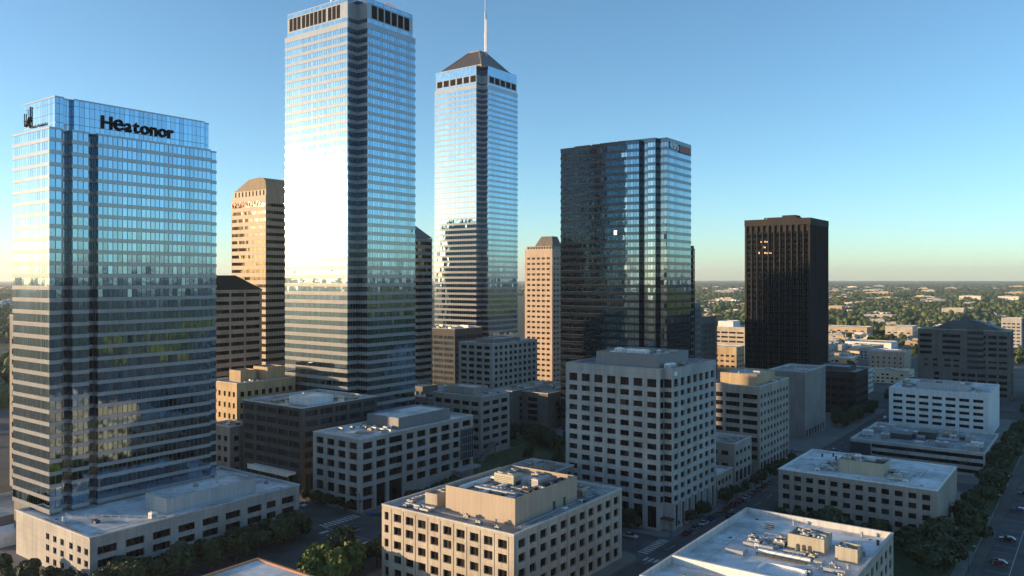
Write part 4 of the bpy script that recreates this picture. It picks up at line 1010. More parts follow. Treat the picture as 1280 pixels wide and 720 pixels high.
b.build('vaulted_roof',M['whitemetal'],tp)
# roof in the extreme foreground
fb=block('low_block','nearest roof at the bottom edge, pale membrane with a orange coping','building',-147.0,-104,62,107.4,20.0,'cream',{'S':[(evencols(43,9,.6),flr(1,4.2,4,2),1)],'E':[(evencols(45,9,.6),flr(1,4.2,4,2),1)],'N':[(evencols(43,9,.6),flr(1,4.2,4,2),1)],'W':[(evencols(45,9,.6),flr(1,4.2,4,2),1)]},roof='roof',coping='copingorange',par=.35)
clutter(fb,-140,-110,66,96,19.65,8,63,1.)
hb=block('office_block','unseen block added behind the blue lettered tower to shade the buff block','building',-341,-312,136,160,66,'greybuff',{'S':[(evencols(29,6,.6),flr(2,4,14,2),1)],'W':[(evencols(24,5,.6),flr(2,4,14,2),1)]},roof='roofgrey',cap=60)  # unseen block, added to throw shade on the buff block's front
hb2=block('office_block','unseen block added behind the smoked glass tower to shade the stepped block','building',-276,-240,444,466,76,'greybuff',{'S':[(evencols(36,7,.6),flr(2,4,18,2),1)],'W':[(evencols(22,5,.6),flr(2,4,18,2),1)]},roof='roofgrey',cap=60)  # unseen, added so its shadow covers the dark stepped block

# dark tower beyond the left edge of the view: mirrored in the pyramid-roofed tower, its shadow falls across the middle blocks
def mirrored_tower():
    poly=rect(-820,-766,-6,40); root=thing('glass_office_tower','dark tower mirrored in the left face of the pyramid-roofed tower','office tower',(-793,17,0))
    z=ribbon_floors(root,poly,0,40,4.0,.55,2.6,'glass4b','span4',seed=95)
    cap_roof(root,poly,z,1.5,'roofdark','span4'); q=rect(-806,-776,4,30)
    b=MB(); b.prism(q,z+.06,z+9); b.build('crown',M['span4'],root)
mirrored_tower()

# ================================================================== GROUND, STREETS
def ground_mat():
    m,nt,b=newmat('ground_sheet'); L=nt.links
    ge=N(nt,'ShaderNodeNewGeometry')
    def noise(s,d=6,r=.6):
        n=N(nt,'ShaderNodeTexNoise'); n.inputs['Scale'].default_value=s; n.inputs['Detail'].default_value=d; n.inputs['Roughness'].default_value=r; L.new(ge.outputs['Position'],n.inputs['Vector']); return n.outputs['Fac']
    def mix(f,a,c):
        n=N(nt,'ShaderNodeMix',data_type='RGBA'); L.new(f,n.inputs[0])
        for s,v in ((6,a),(7,c)):
            if isinstance(v,tuple): n.inputs[s].default_value=(*v,1)
            else: L.new(v,n.inputs[s])
        return n.outputs[2]
    def rng(f,a,c):
        n=N(nt,'ShaderNodeMapRange'); n.inputs[1].default_value=a; n.inputs[2].default_value=c; L.new(f,n.inputs[0]); return n.outputs[0]
    woods=ramp(nt,noise(.012,8,.75),(.022,.036,.014),(.075,.095,.035),.3,.7)
    clear=ramp(nt,noise(.02,6),(.14,.13,.09),(.32,.28,.2),.35,.65)
    far=mix(rng(noise(.0021,6,.7),.60,.68),woods,clear)
    city=ramp(nt,noise(.05,6),(.05,.05,.05),(.12,.115,.105),.3,.7)
    sub=N(nt,'ShaderNodeVectorMath',operation='DISTANCE'); L.new(ge.outputs['Position'],sub.inputs[0]); sub.inputs[1].default_value=(-230,400,0)
    L.new(mix(rng(sub.outputs['Value'],430,900),city,far),b.inputs['Base Color']); b.inputs['Roughness'].default_value=.95
    return m
g=MB(); RAD=24000
ring_r=[0,300,1000,3000,9000,RAD]; n=72
for a,c in zip(ring_r[:-1],ring_r[1:]):
    for k in range(n):
        t0=2*math.pi*k/n; t1=2*math.pi*(k+1)/n
        p=lambda r,t:(r*math.cos(t),r*math.sin(t),0.)
        if a==0: g.face((p(0,0),p(c,t0),p(c,t1)))
        else: g.face((p(a,t0),p(c,t0),p(c,t1),p(a,t1)))
structure('ground',g,ground_mat())

def sheet(name,x0,x1,y0,y1,z,mat,kind='structure'):
    b=MB(); b.face(((x0,y0,z),(x1,y0,z),(x1,y1,z),(x0,y1,z))); return structure(name,b,M[mat])
def kerbed(x0,x1,y0,y1,r=5,name='pavement'):
    b=MB(); pts=[]
    for (cx,cy,a) in ((x0+r,y0+r,180),(x1-r,y0+r,270),(x1-r,y1-r,0),(x0+r,y1-r,90)):
        for k in range(6): t=R(a+k*18); pts.append((cx+r*math.cos(t),cy+r*math.sin(t)))
    b.prism(pts,-.2,.13); return structure(name,b,M['pave'])
sheet('road',-107,-92,-40,1600,.012,'asphalt')
sheet('road',-28,14,-40,1100,.008,'asphalt')
sheet('road',-900,-160,172.5,188.5,.010,'asphalt')
sheet('road',-203,-162,-40,172.4,.010,'asphalt')
sheet('road',-141,-28,211,227,.016,'asphalt')
sheet('road',-107,-28,344,358,.016,'asphalt')
sheet('road',-300,-107,534,548,.016,'asphalt')
for (a,b_,c,d_) in ((-330,-203.5,56,171.5),(-330,-200,189.5,338),(-160.5,-108,100,209.8),(-152,-108,228.3,375),(-91,-31,100,209.8),(-91,-31,228.3,343),(-91,-31,359,535),(-152,-108,380,533),(-300,-170,342,533)):
    kerbed(a,b_,c,d_)
sheet('lawn',-200,-160.8,192,205,.135,'lawn'); sheet('lawn',-199,-157,206,249,.1,'lawn'); sheet('lawn',-225.5,-152.5,250,341,.14,'lawn'); sheet('lawn',-253,-226,308,344,.135,'lawn')
sheet('lawn',-88,-34,233,266,.135,'lawn'); sheet('lawn',-38.8,-31.5,270,520,.137,'lawn')
mk=MB(); zm=.022
def stripe(x0,x1,y0,y1): mk.face(((x0,y0,zm),(x1,y0,zm),(x1,y1,zm),(x0,y1,zm)))
for k in range(9): stripe(-205.8,-201.6,173.6+k*1.7,174.5+k*1.7)     # crosswalk on the left street
for k in range(10): stripe(-199.5+k*3.6,-198.0+k*3.6,168.0,171.6)
for k in range(40): stripe(-100.0,-99.8,100+k*12,106+k*12)
for k in range(60): stripe(-104.5,-104.35,100+k*8,104+k*8) if k%2 else None
for k in range(9): stripe(-106.4+k*1.6,-105.5+k*1.6,206.6,209.8)
for k in range(9): stripe(-110.6,-107.4,212+k*1.7,212.9+k*1.7)
for k in range(30): stripe(-138+k*3.6,-136.2+k*3.6,218.8,218.95)
for k in range(40): stripe(-240-k*7,-237-k*7,180.4,180.6)
for k in range(22): stripe(-27,-21.6,236+k*6.4,236.14+k*6.4)
for k in range(40): stripe(-14.1,-13.9,100+k*12,106+k*12)
stripe(-21.4,-21.2,100,620); stripe(-203.,-160,173.,173.2)
structure('road_markings',mk,M['paint'])

# ================================================================== TREES
def crown_mesh(name,seed,r=4.2,h=6.,nl=1500,leaf=.62,mat='leafdark',lobes=9):
    rg=np.random.RandomState(seed)
    C=[(0,0,0,1.)]
    for k in range(lobes):
        a=rg.uniform(0,2*math.pi); rr=rg.uniform(.35,.8)*r; C.append((rr*math.cos(a),rr*math.sin(a),rg.uniform(-.3,.36)*h,rg.uniform(.38,.62)))
    C[0]=(0,0,h*.1,.72)
    V=[];F=[]
    w=np.array([c[3]**2 for c in C]); w/=w.sum()
    for i in range(nl):
        c=C[rg.choice(len(C),p=w)]
        d=rg.normal(size=3); d/=np.linalg.norm(d)
        q=rg.uniform(.55,1.)**.5
        p=np.array([c[0]+d[0]*c[3]*r*q,c[1]+d[1]*c[3]*r*q,c[2]+d[2]*c[3]*h*.62*q])
        nn=d+rg.normal(size=3)*.55; nn/=np.linalg.norm(nn)
        u=np.cross(nn,rg.normal(size=3)); u/=np.linalg.norm(u); v=np.cross(nn,u)
        s=leaf*rg.uniform(.6,1.25)
        b=len(V)
        for (x,y) in ((-1,-.6),(.2,-.9),(1,.1),(.1,.9),(-.8,.6)): V.append(tuple(p+u*s*x+v*s*y))
        F.append((b,b+1,b+2,b+3,b+4))
    me=bpy.data.meshes.new(name); me.from_pydata(V,[],F); me.materials.append(M[mat]); me.update(); return me
def trunk_mesh(h=3.2,r=.28,seed=1):
    rg=random.Random(seed); b=MB(); b.tube((0,0,-.1),(.1,.05,h),r,8,r2=r*.7)
    for k in range(5):
        a=2*math.pi*k/5+rg.random(); b.tube((.1,.05,h-.3),(math.cos(a)*1.9,math.sin(a)*1.9,h+2.+rg.random()),r*.45,6,r2=.06)
    return b.mesh('trunk',M['bark'])
CROWNS=[crown_mesh('crown',11+k,3.6+.5*(k%4),5.4+.9*(k%3),1500+150*k,.5+.05*(k%3),'leafdark',7+k) for k in range(6)]
CROWNM=[crown_mesh('crown',31+k,4.2,6.4,mat='leaflit') for k in range(3)]
TRUNK=trunk_mesh()
tr=random.Random(99)
def tree(x,y,s,label,group,lit=False,z=.13):
    root=thing('tree',label,'tree',(x,y,z),group); root.rotation_euler=(0,0,tr.uniform(0,6.28)); root.scale=(s*tr.uniform(.9,1.1),s*tr.uniform(.9,1.1),s)
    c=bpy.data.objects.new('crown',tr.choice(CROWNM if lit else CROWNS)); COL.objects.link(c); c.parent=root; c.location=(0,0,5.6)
    t=bpy.data.objects.new('trunk',TRUNK); COL.objects.link(t); t.parent=root
    return root
ORD=['nearest','second','third','fourth','fifth','sixth','seventh','eighth','ninth','tenth','eleventh','twelfth','thirteenth','fourteenth','fifteenth','sixteenth','seventeenth','eighteenth','nineteenth','twentieth']
def row(pts,what,group,s=1.,lit=False):
    pts=sorted(pts,key=lambda p:p[0]*-.593+p[1]*.805)
    for i,p in enumerate(pts): tree(p[0],p[1],s*tr.uniform(.85,1.15),f'{ORD[i]} tree from the camera {what}',group,lit)
row([(-206.0+tr.uniform(-1,1),98+k*5.6) for k in range(13)],'in the dark row along the podium wall','trees along the podium',.72)
row([(-199+tr.uniform(-1.5,1.5),100+k*7.5) for k in range(9)],'in the outer kerb row before the podium','kerb trees before the podium',.78)
row([(-214,99),(-219,96.5),(-225,94.5),(-231,97),(-237,93),(-228,90)],'in the clump below the podium end','trees below the podium end',.6)
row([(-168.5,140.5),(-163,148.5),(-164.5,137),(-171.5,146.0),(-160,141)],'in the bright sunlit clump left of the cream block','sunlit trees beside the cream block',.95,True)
row([(-163.0,158),(-165.5,164),(-176,156.5),(-171.5,152),(-163,170)],'in the shaded clump beside the crosswalk','shaded trees at the crosswalk',.85)
row([(-139+tr.uniform(-2,2)+k*4.4,230.2+tr.uniform(-.8,.8)) for k in range(5)],'in front of the white mid-rise facade','trees before the white mid-rise',.8)
row([(-108.8,277+k*9.+tr.uniform(-2,2)) for k in range(9)]+[(-109.4,247),(-109.4,256)],'along the street beside the white mid-rise','street trees on the shaded pavement',.55)
row([(-35+tr.uniform(-2,2),238+k*14.+tr.uniform(-2,2)) for k in range(18)],'in the row along the right-hand road','trees along the right road',1.0)
row([(-50+tr.uniform(-3,3),236),(-42,246),(-57,247),(-46,256),(-62,239),(-37,252),(-66,254),(-54,259),(-39,262),(-74,246)],'in the grove behind the lower right block','grove behind the lower right block',.95)
row([(-86+k*5.2+tr.uniform(-.8,.8),266.6) for k in range(8)],'against the front of the taupe block','trees against the taupe block',.5)
row([(-247+k*6.3+tr.uniform(-1,1),325+tr.uniform(-7,7)) for k in range(9)]+[(-232,313),(-214,316),(-204,312)],'on the lawn before the windowless block','trees on the rear lawn',.85)
row([(-190,236),(-183,242),(-178,252),(-170,246),(-186,264),(-205,290),(-196,300),(-188,288),(-212,318),(-199,322),(-180,310),(-172,296)],'on the lawn beside the pale grey corner block','trees on the middle lawn',.7)
row([(-198.5+tr.uniform(-.5,.5),208+k*5.) for k in range(6)],'in the hedge row under the pale grey corner block','trees under the grey corner block',.5)
row([(-113+tr.uniform(-3,1),452+k*9) for k in range(9)]+[(-119,458),(-122,470),(-125,484),(-116,490)],'by the plain grey-pink block','trees by the plain block',.75)
row([(-88+tr.uniform(-1,1),520+k*8) for k in range(6)]+[(-112,560),(-114,572),(-116,584)],'beyond the white slot-window block','trees beyond the white block',.85)
row([(-34+tr.uniform(-2,2),535+k*12.+tr.uniform(-2,2)) for k in range(7)],'at the far end of the right-hand road','trees at the far end of the right road',1.)
row([(-310+k*6+tr.uniform(-1,1),96+tr.uniform(-4,4)) for k in range(6)],'around the white pavilion','trees around the pavilion',.9)
row([(-330-k*9.+tr.uniform(-2,2),205+k*3+tr.uniform(-4,4)) for k in range(6)],'between the blocks at the left margin','trees at the left margin',1.)

row([(-232+k*5.6,189.9) for k in range(5)]+[(-262+k*6.5,190.6) for k in range(4)],'on the pavement under the dark ribbon-windowed block','pavement trees on the left cross street',.42)
row([(-158.8+tr.uniform(-.4,.4),176+k*6.5) for k in range(5)],'along the shaded rear side of the cream block','trees behind the cream block',.7)
# scattered individual trees in the sunlit district
foot=[(-306,-258,680,772),(-164,-136,735,763),(-206,-183,674,700),(-104,-50,608,634),(-44,-14,640,672),(-238,-205,1160,1195),(-238,-190,955,990),(-325,-262,1165,1200),(-370,-312,1590,1625),(-262,-224,1775,1810),(-505,-470,1860,1890),(-100,-80,1100,1120),(-200,-157,543,585),(-147,-118,500,530),(-143,-134,590,615),(-232,-195,439,533),(-107,-92,0,1600)]
def world_at(px,D): 
    r=(px-640)/1010*D; return (.8052*r-.593*D, .593*r+.8052*D)
def clear_of(x,y,m,lst): return all(not(a-m<x<b+m and c-m<y<d+m) for a,b,c,d in lst)

# ================================================================== DISTANT BUILDINGS
M['farroof']=membrane('far_gravel_roof',(.52,.44,.33),dirt=(.3,.27,.22)); M['farwhite']=plaster('far_white_wall',(.72,.63,.50),var=.08); M['farcream']=plaster('far_cream_wall',(.62,.48,.31),var=.1); M['fartan']=plaster('far_tan_wall',(.46,.34,.22),var=.1); M['fargrey']=plaster('far_grey_wall',(.3,.3,.3),var=.1)
def house_mesh(w,d,h,wall,seed,pitched=False):
    r=random.Random(seed); b=MB(); p=.5
    b.prism(rect(-w/2,w/2,-d/2,d/2),0,h-.3,0,cap=False)
    b.ring(rect(-w/2,w/2,-d/2,d/2,.1),rect(-w/2,w/2,-d/2,d/2,-.4),h-.3,h+.3,2,zi=h-p)
    b.face([(q[0],q[1],h-p) for q in rect(-w/2,w/2,-d/2,d/2,-.4)],2)
    nf=max(1,int(h/4.2))
    for f in range(nf):
        z=1.+f*4.
        for k in range(int(w/5)):
            if r.random()<.8: b.box(-w/2+1.4+k*5,-w/2+4.4+k*5,-d/2-.06,-d/2-.01,z,z+1.8,1)
        for k in range(int(d/5)):
            if r.random()<.8: b.box(w/2+.01,w/2+.06,-d/2+1.4+k*5,-d/2+4.4+k*5,z,z+1.8,1)
    for k in range(r.randint(2,7)):
        xx=r.uniform(-w*.35,w*.35); yy=r.uniform(-d*.35,d*.35); s=r.uniform(1,3.2); b.box(xx-s,xx+s,yy-s*.7,yy+s*.7,h-p,h-p+s*.9,3)
    if r.random()<.6:
        xx=r.uniform(-w*.2,w*.2); b.box(xx-w*.18,xx+w*.18,-d*.2,d*.25,h-p,h+3.2,0)
    return b.mesh('walls',[M[wall],M['win'],M['farroof'] if seed%3 else M['roof'],M['metal']])
KINDS=[('farcream','cream flat-roofed low building scattered in the sunlit district'),('farwhite','white flat-roofed low building scattered in the sunlit district'),('fartan','tan flat-roofed low building scattered in the sunlit district'),('fargrey','grey flat-roofed low building scattered in the sunlit district')]
HM=[]
for k in range(12):
    r=random.Random(k); HM.append((house_mesh(r.uniform(22,52),r.uniform(16,34),r.choice([5,6.5,8,9,12,15]),KINDS[k%4][0],k),k%4))
hr=random.Random(21); taken=list(foot); houses=[]
near_city=(-480,-100,90,520)
def add_house(x,y,s=1.,far=False):
    me,kd=hr.choice(HM)
    if not clear_of(x,y,13*s,taken): return False
    o=bpy.data.objects.new('low_building',me); COL.objects.link(o); o.location=(x,y,0); o.scale=(s,s,min(s,1.5)); o.rotation_euler=(0,0,hr.choice([0,0,0,.06,-.1]))
    taken.append((x-22*s,x+22*s,y-15*s,y+15*s))
    if far: tag(o,'pale low building far off among the dark woods',"building",'far-off low buildings in the woods')
    else: tag(o,KINDS[kd][1],'building','low buildings of the sunlit district, '+KINDS[kd][0][3:])
    return True
cnt=0
for k in range(2600):
    if cnt>=185: break
    D=620+1750*hr.random()**1.1; px=hr.uniform(862,1288) if k%3 else hr.uniform(1030,1280)
    if D<900 and px>1130: continue
    if D<740 and px<1030: continue
    x,y=world_at(px,D); cnt+=add_house(x,y,hr.uniform(.6,1.0))
cnt=0
for k in range(400):
    if cnt>=14: break
    D=500+900*hr.random(); x,y=world_at(hr.uniform(-300,300),D)
    if -480<x<-230 and y<500: continue
    cnt+=add_house(x,y,hr.uniform(.7,1.1))
cnt=0
for k in range(900):
    if cnt>=100: break
    D=1900+4800*hr.random()**1.4; x,y=world_at(hr.choice([hr.uniform(860,1290)]*7+[hr.uniform(-30,16)]),D); cnt+=add_house(x,y,hr.uniform(1.3,3.0),True)

tcount=0
for k in range(2500):
    if tcount>=190: break
    D=560+760*tr.random()**.8; px=tr.uniform(866,1300); x,y=world_at(px,D)
    if D<720 and 1040>px: continue
    if not clear_of(x,y,5,taken): continue
    tcount+=1
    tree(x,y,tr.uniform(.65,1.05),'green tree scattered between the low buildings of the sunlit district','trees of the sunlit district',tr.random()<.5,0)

# ================================================================== FAR WOODS (one mass nobody could count)
def woods(name,label,spec,mat,seed,dens_noise=True):
    rg=np.random.RandomState(seed)
    XY=[];S=[]
    for (px0,px1,D0,D1,num,s0,s1) in spec:
        u=rg.rand(num); D=np.sqrt(D0**2+(D1**2-D0**2)*u); px=rg.uniform(0,1,num)
        a0=math.atan((px0-640)/1010) if abs(px0)<1e5 else px0; 
        th=a0+(math.atan((px1-640)/1010)-a0)*px
        r=D*np.tan(th)*0+D*np.sin(th); f=D*np.cos(th)
        x=.8052*r-.593*f; y=.593*r+.8052*f
        v=np.sin(x*.0031+1.3)*np.sin(y*.0042+.4)+.6*np.sin(x*.011-y*.008)+rg.normal(size=num)*.45
        keep=v>-.55
        for (a,b,c,d) in taken:
            keep&=~((x>a-7)&(x<b+7)&(y>c-7)&(y<d+7))
        keep&=~((x>-520)&(x<-5)&(y>40)&(y<640))
        XY.append(np.stack([x,y],1)[keep]); S.append((rg.uniform(s0,s1,num))[keep])
    XY=np.concatenate(XY); S=np.concatenate(S); n=len(XY)
    # dome template: rings of 7
    seg=6; rings=[(0.,.72),(.45,1.),(.82,.62)]
    T=[]
    for (z,r) in rings:
        for k in range(seg): T.append((r*math.cos(2*math.pi*(k+.5*z)/seg),r*math.sin(2*math.pi*(k+.5*z)/seg),z))
    T.append((0,0,1.05)); T=np.array(T); nv=len(T)
    F=[]
    for i in range(len(rings)-1):
        for k in range(seg): F.append((i*seg+k,i*seg+(k+1)%seg,(i+1)*seg+(k+1)%seg,(i+1)*seg+k))
    F4=np.array(F); F3=np.array([((len(rings)-1)*seg+k,(len(rings)-1)*seg+(k+1)%seg,nv-1) for k in range(seg)])
    jit=rg.uniform(.72,1.28,(n,nv,3)); ang=rg.uniform(0,6.28,n); hs=rg.uniform(.8,1.25,n)
    ca=np.cos(ang)[:,None]; sa=np.sin(ang)[:,None]
    P=T[None]*jit; X=(P[:,:,0]*ca-P[:,:,1]*sa)*S[:,None]+XY[:,:1]; Y=(P[:,:,0]*sa+P[:,:,1]*ca)*S[:,None]+XY[:,1:]
    hcap=np.minimum(S*1.7,13.)*hs
    Z=P[:,:,2]*hcap[:,None]+1.0*(S[:,None]>0)
    V=np.stack([X,Y,Z],2).reshape(-1,3)
    base=(np.arange(n)*nv)[:,None,None]
    q=(F4[None]+base).reshape(-1); t=(F3[None]+base).reshape(-1)
    me=bpy.data.meshes.new(name); me.vertices.add(len(V)); me.vertices.foreach_set('co',V.ravel())
    nq=n*len(F4); ntri=n*len(F3); me.loops.add(nq*4+ntri*3); me.loops.foreach_set('vertex_index',np.concatenate([q,t]))
    me.polygons.add(nq+ntri); me.polygons.foreach_set('loop_start',np.concatenate([np.arange(nq)*4,nq*4+np.arange(ntri)*3]))
    me.update(calc_edges=True); me.materials.append(mat)
    o=bpy.data.objects.new(name,me); COL.objects.link(o); tag(o,label,None,None,'stuff'); return o
def woodmat():
    m,nt,b=newmat('woods_foliage'); L=nt.links
    ge=N(nt,'ShaderNodeNewGeometry')
    o=ramp(nt,ge.outputs['Random Per Island'],(.042,.064,.020),(.14,.17,.05))
    n1=N(nt,'ShaderNodeTexNoise'); n1.inputs['Scale'].default_value=.9; n1.inputs['Detail'].default_value=5; L.new(ge.outputs['Position'],n1.inputs['Vector'])
    o=mul(nt,o,ramp(nt,n1.outputs['Fac'],g3(.45),g3(1.5),.3,.7)); L.new(o,b.inputs['Base Color']); b.inputs['Roughness'].default_value=.85
    bp=N(nt,'ShaderNodeBump'); bp.inputs['Strength'].default_value=.9; bp.inputs['Distance'].default_value=1.5; L.new(n1.outputs['Fac'],bp.inputs['Height']); L.new(bp.outputs[0],b.inputs['Normal'])
    return m
WM=woodmat()
woods('woods','green woods between the sunlit low buildings and the horizon',[(850,1500,1250,1600,2600,4.,7),(850,1500,1500,2600,9000,5.5,9.5),(850,1700,2600,5200,9000,8,17),(-400,110,420,2600,3500,5.5,9)],WM,5)
woods('distant_woods','hazy far woods running to the horizon',[(850,1700,5000,11000,8000,18,40),(850,1700,11000,24000,5000,40,110),(-600,110,2600,9000,3000,12,35),(1700,6000,500,5000,4500,7,16),(110,850,2500,9000,1500,14,35)],WM,6)

# ================================================================== CARS, LAMPS
def car_kit(paint):
    m=simple('car_paint_'+paint[0],paint[1],.25,.0,.03); m.node_tree.nodes['Principled BSDF'].inputs['Coat Weight'].default_value=.6
    b=MB()
    prof=[(-2.2,.35),(2.2,.35),(2.22,.75),(1.15,.92),(-1.75,.98),(-2.2,.8)]
    w=.88
    def ext(b,prof,w0,w1=None,mi=0):
        w1=w0 if w1 is None else w1; n=len(prof)
        for i in range(n):
            p=prof[i]; q=prof[(i+1)%n]; b.face(((-w0,p[0],p[1]),(-w0,q[0],q[1]),(w0,q[0],q[1]),(w0,p[0],p[1])),mi)
        b.face([(w0,p[0],p[1]) for p in prof],mi); b.face([(-w0,p[0],p[1]) for p in reversed(prof)],mi)
    ext(b,prof,w); 
    b.face(((-.72,-1.2,1.44),(.72,-1.2,1.44),(.72,.1,1.46),(-.72,.1,1.46)))
    body=b.mesh('body',m)
    c=MB(); lo=[(-.84,-1.72,.985),(.84,-1.72,.985),(.84,1.05,.93),(-.84,1.05,.93)]; hi=[(-.7,-1.2,1.43),(.7,-1.2,1.43),(.7,.1,1.45),(-.7,.1,1.45)]
    for i in range(4):
        j=(i+1)%4; c.face((lo[i],lo[j],hi[j],hi[i]))
    cab=c.mesh('windows',M['carglass'])
    t=MB()
    t.tube((-.1,0,0),(.1,0,0),.33,12); wh=t.mesh('wheel',M['tyre'])
    t=MB(); t.tube((-.115,0,0),(.115,0,0),.19,10); rim=t.mesh('rim',M['metal'])
    h=MB(); h.box(-.2,.2,-.03,.03,-.08,.08); hl=h.mesh('headlight',M['whitemetal'])
    return body,cab,wh,hl,rim
CARS=[(c[0],car_kit(c)) for c in (('white',(.75,.75,.74)),('silver',(.45,.46,.47)),('black',(.015,.015,.017)),('dark red',(.16,.02,.02)),('blue',(.03,.06,.16)),('grey',(.12,.125,.13)))]
cr=random.Random(8)
def car(x,y,rz,place,ci=None,z=.02):
    cname,(bd,cb,wh,hl,rim)=CARS[cr.randrange(len(CARS)) if ci is None else ci]
    root=thing('car',f'{cname} car {place}','car',(x,y,z),'cars on the streets'); root.rotation_euler=(0,0,rz)
    def ch(n,me,loc):
        o=bpy.data.objects.new(n,me); COL.objects.link(o); o.parent=root; o.location=loc
        if n=='wheel':
            q=bpy.data.objects.new('rim',rim); COL.objects.link(q); q.parent=o
    ch('body',bd,(0,0,0)); ch('windows',cb,(0,0,0))
    for sx in (-.82,.82):
        for sy in (-1.35,1.4): ch('wheel',wh,(sx,sy,.33))
    for sx in (-.6,.6): ch('headlight',hl,(sx,2.2,.68))
for i in range(13):
    car(-105.6,236+i*6.4+cr.uniform(-.5,.5),0,f'parked at the kerb below the white mid-rise, {ORD[i]} in line')
for i,(x,y,r_) in enumerate([(-102,262,0),(-96.5,301,math.pi),(-102.,331,0),(-96.8,362,math.pi),(-101.8,389,0),(-96.6,411,math.pi),(-101.5,436,0),(-96.5,470,math.pi),(-102,497,0)]):
    car(x,y,r_,f'driving on the middle street, {ORD[i]} from the camera')
for i,(x,y,r_) in enumerate([(-260,176.5,1.57),(-228,184.3,-1.57),(-192,176.3,1.57)]): car(x,y,r_,['rolling along the left cross street, farthest left','on the left cross street under the dark ribbon-windowed block','waiting in the crosswalk junction'][i],[1,0,5][i])
for i in range(6): car(-13+cr.uniform(-.4,.4)-4*(i%2),240+i*31,0 if i%2 else math.pi,f'driving on the right-hand road, {ORD[i]} from the camera')
for i in range(7): car(-93.4,372+i*7.2,math.pi,f'parked along the banded low block, {ORD[i]} in line')
for i,(x,y,r_) in enumerate([(-126.5,214.3,1.57),(-118.5,222.5,-1.57)]): car(x,y,r_,['waiting on the cross street before the white mid-rise','turning off the cross street by the white mid-rise'][i],i)
for i,(x,y) in enumerate([(-24.5,262.6),(-24.5,287.9),(-24.5,326.4),(-24.5,352)]): car(x,y,1.57,f'parked in the right-hand lot, {ORD[i]} from the camera')
for i,(x,y) in enumerate([(-139,231.2-2.0),(-133,229.)]): pass
LP=MB(); LP.tube((0,0,0),(0,0,7.2),.09,8,r2=.06); LP.tube((0,0,7.1),(1.4,0,7.5),.05,6); POST=LP.mesh('post',M['metaldark'])
LP=MB(); LP.box(1.1,1.8,-.16,.16,7.4,7.58); HEAD=LP.mesh('lamp_head',M['metal'])
def lamp(x,y,rz,label):
    root=thing('street_lamp',label,'street lamp',(x,y,.13),'street lamps'); root.rotation_euler=(0,0,rz)
    for n_,me in (('post',POST),('lamp_head',HEAD)):
        o=bpy.data.objects.new(n_,me); COL.objects.link(o); o.parent=root
lamp(-204.2,189.9,-1.57,'street lamp on the crosswalk corner below the pale grey block')
lamp(-108.6,229.3,0,'street lamp on the corner below the white mid-rise')
for i in range(5): lamp(-108.2,251+i*24,0,f'{ORD[i]} street lamp from the camera along the shaded pavement')
for i in range(4): lamp(-30.4,250+i*32,0,f'{ORD[i]} street lamp from the camera beside the right-hand road')
def post_box(x,y,mat,label,name,cat):
    root=thing(name,label,cat,(x,y,.13)); b=MB(); b.box(x-.35,x+.35,y-.3,y+.3,.25,1.2); 
    n=8
    pr=[(y+.3*math.cos(math.pi*k/n),1.201+.22*math.sin(math.pi*k/n)) for k in range(n+1)]
    b.face([(x+.35,a,c) for a,c in pr]); b.face([(x-.35,a,c) for a,c in reversed(pr)])
    for p,q in zip(pr[:-1],pr[1:]): b.face(((x+.35,p[0],p[1]),(x+.35,q[0],q[1]),(x-.35,q[0],q[1]),(x-.35,p[0],p[1])))
    b.build('body',M[mat],root)
    b=MB()
    for sx in (-.28,.28):
        for sy in (-.22,.22): b.box(x+sx-.04,x+sx+.04,y+sy-.04,y+sy+.04,.13,.249)
    b.build('leg',M['metaldark'],root)
M['blue']=simple('blue_paint',(.03,.10,.40),.5)
post_box(-200.6,190.4,'blue','blue street box on the crosswalk corner, left one of two','mailbox','mailbox')
post_box(-199.2,191.0,'blue','blue street box on the crosswalk corner, right one of two','mailbox','mailbox')
def signal(x,y,rz,label):
    root=thing('traffic_light',label,'traffic light',(x,y,.13),'traffic lights'); root.rotation_euler=(0,0,rz)
    b=MB(); b.tube((0,0,0),(0,0,5.6),.1,8); b.tube((0,0,5.4),(4.5,0,5.8),.07,6); o=b.build('pole',M['metaldark'],None,(0,0,0)); o.parent=root
    for k in (2.6,4.2):
        b=MB(); b.box(k-.18,k+.18,-.15,.15,4.9,5.9); o=b.build('signal_head',M['metaldark'],None,(0,0,0)); o.parent=root
signal(-200.8,189.6,-1.57,'traffic light on the crosswalk corner'); signal(-107.9,228.8,0,'traffic light on the mid-rise corner')

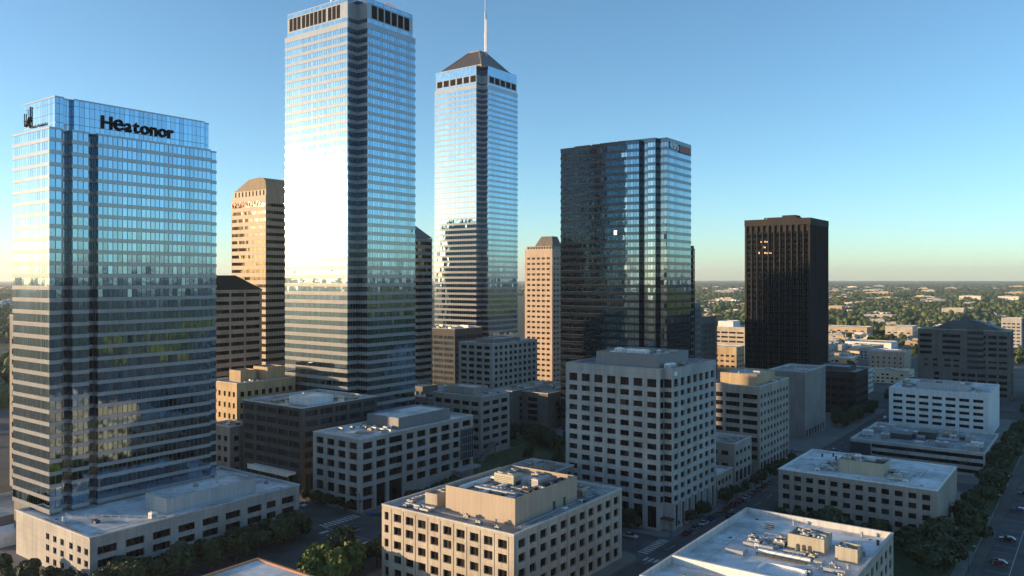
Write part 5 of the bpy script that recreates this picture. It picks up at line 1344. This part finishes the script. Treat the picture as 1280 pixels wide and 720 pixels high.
# ================================================================== LIGHT, SKY, AIR, CAMERA
w=bpy.data.worlds.new('World'); scene.world=w; w.use_nodes=True
wn=w.node_tree.nodes; sk=wn.new('ShaderNodeTexSky'); sk.sky_type='NISHITA'; sk.sun_disc=False
elev=math.asin(SUN_DIR.z); sk.sun_elevation=elev; sk.sun_rotation=math.atan2(SUN_DIR.x,SUN_DIR.y)
sk.altitude=100; sk.air_density=.7; sk.dust_density=.35; sk.ozone_density=2.6
tint=wn.new('ShaderNodeMix'); tint.data_type='RGBA'; tint.blend_type='MULTIPLY'; tint.inputs[0].default_value=1; tint.inputs[7].default_value=(.95,.97,.86,1)
w.node_tree.links.new(sk.outputs[0],tint.inputs[6]); w.node_tree.links.new(tint.outputs[2],wn['Background'].inputs[0]); wn['Background'].inputs[1].default_value=.15
sun=bpy.data.lights.new('sun','SUN'); sun.energy=3.4; sun.angle=R(.53); sun.color=(1.,.70,.40)
so=bpy.data.objects.new('sun',sun); COL.objects.link(so); so.rotation_euler=SUN_DIR.to_track_quat('Z','Y').to_euler()

HAZE=True
if HAZE:
    b=MB(); b.box(-24500,24500,-24500,24500,-1.2,345); 
    m=bpy.data.materials.new('haze_air'); m.use_nodes=True; nt=m.node_tree; nt.nodes.remove(nt.nodes['Principled BSDF'])
    pv=nt.nodes.new('ShaderNodeVolumePrincipled'); pv.inputs['Color'].default_value=(.93,.97,1,1); pv.inputs['Density'].default_value=4.0e-5; pv.inputs['Anisotropy'].default_value=.3
    nt.links.new(pv.outputs[0],nt.nodes['Material Output'].inputs['Volume'])
    o=b.build('haze',m); tag(o,None,None,None,'stuff')

cam=bpy.data.cameras.new('camera'); co=bpy.data.objects.new('camera',cam); COL.objects.link(co); scene.camera=co
co.location=(0,0,CAMZ); co.rotation_euler=(R(90),0,R(YAW)); cam.sensor_width=36; cam.lens=36*1010/1280; cam.shift_y=-12/1280; cam.clip_end=80000; cam.clip_start=1
vs=scene.view_settings; vs.view_transform='Standard'; vs.look='None'; vs.gamma=1; vs.use_curve_mapping=False; vs.exposure=1.42
cy=scene.cycles; cy.max_bounces=6; cy.diffuse_bounces=2; cy.glossy_bounces=4; cy.volume_bounces=1; cy.transparent_max_bounces=4
cy.use_denoising=True
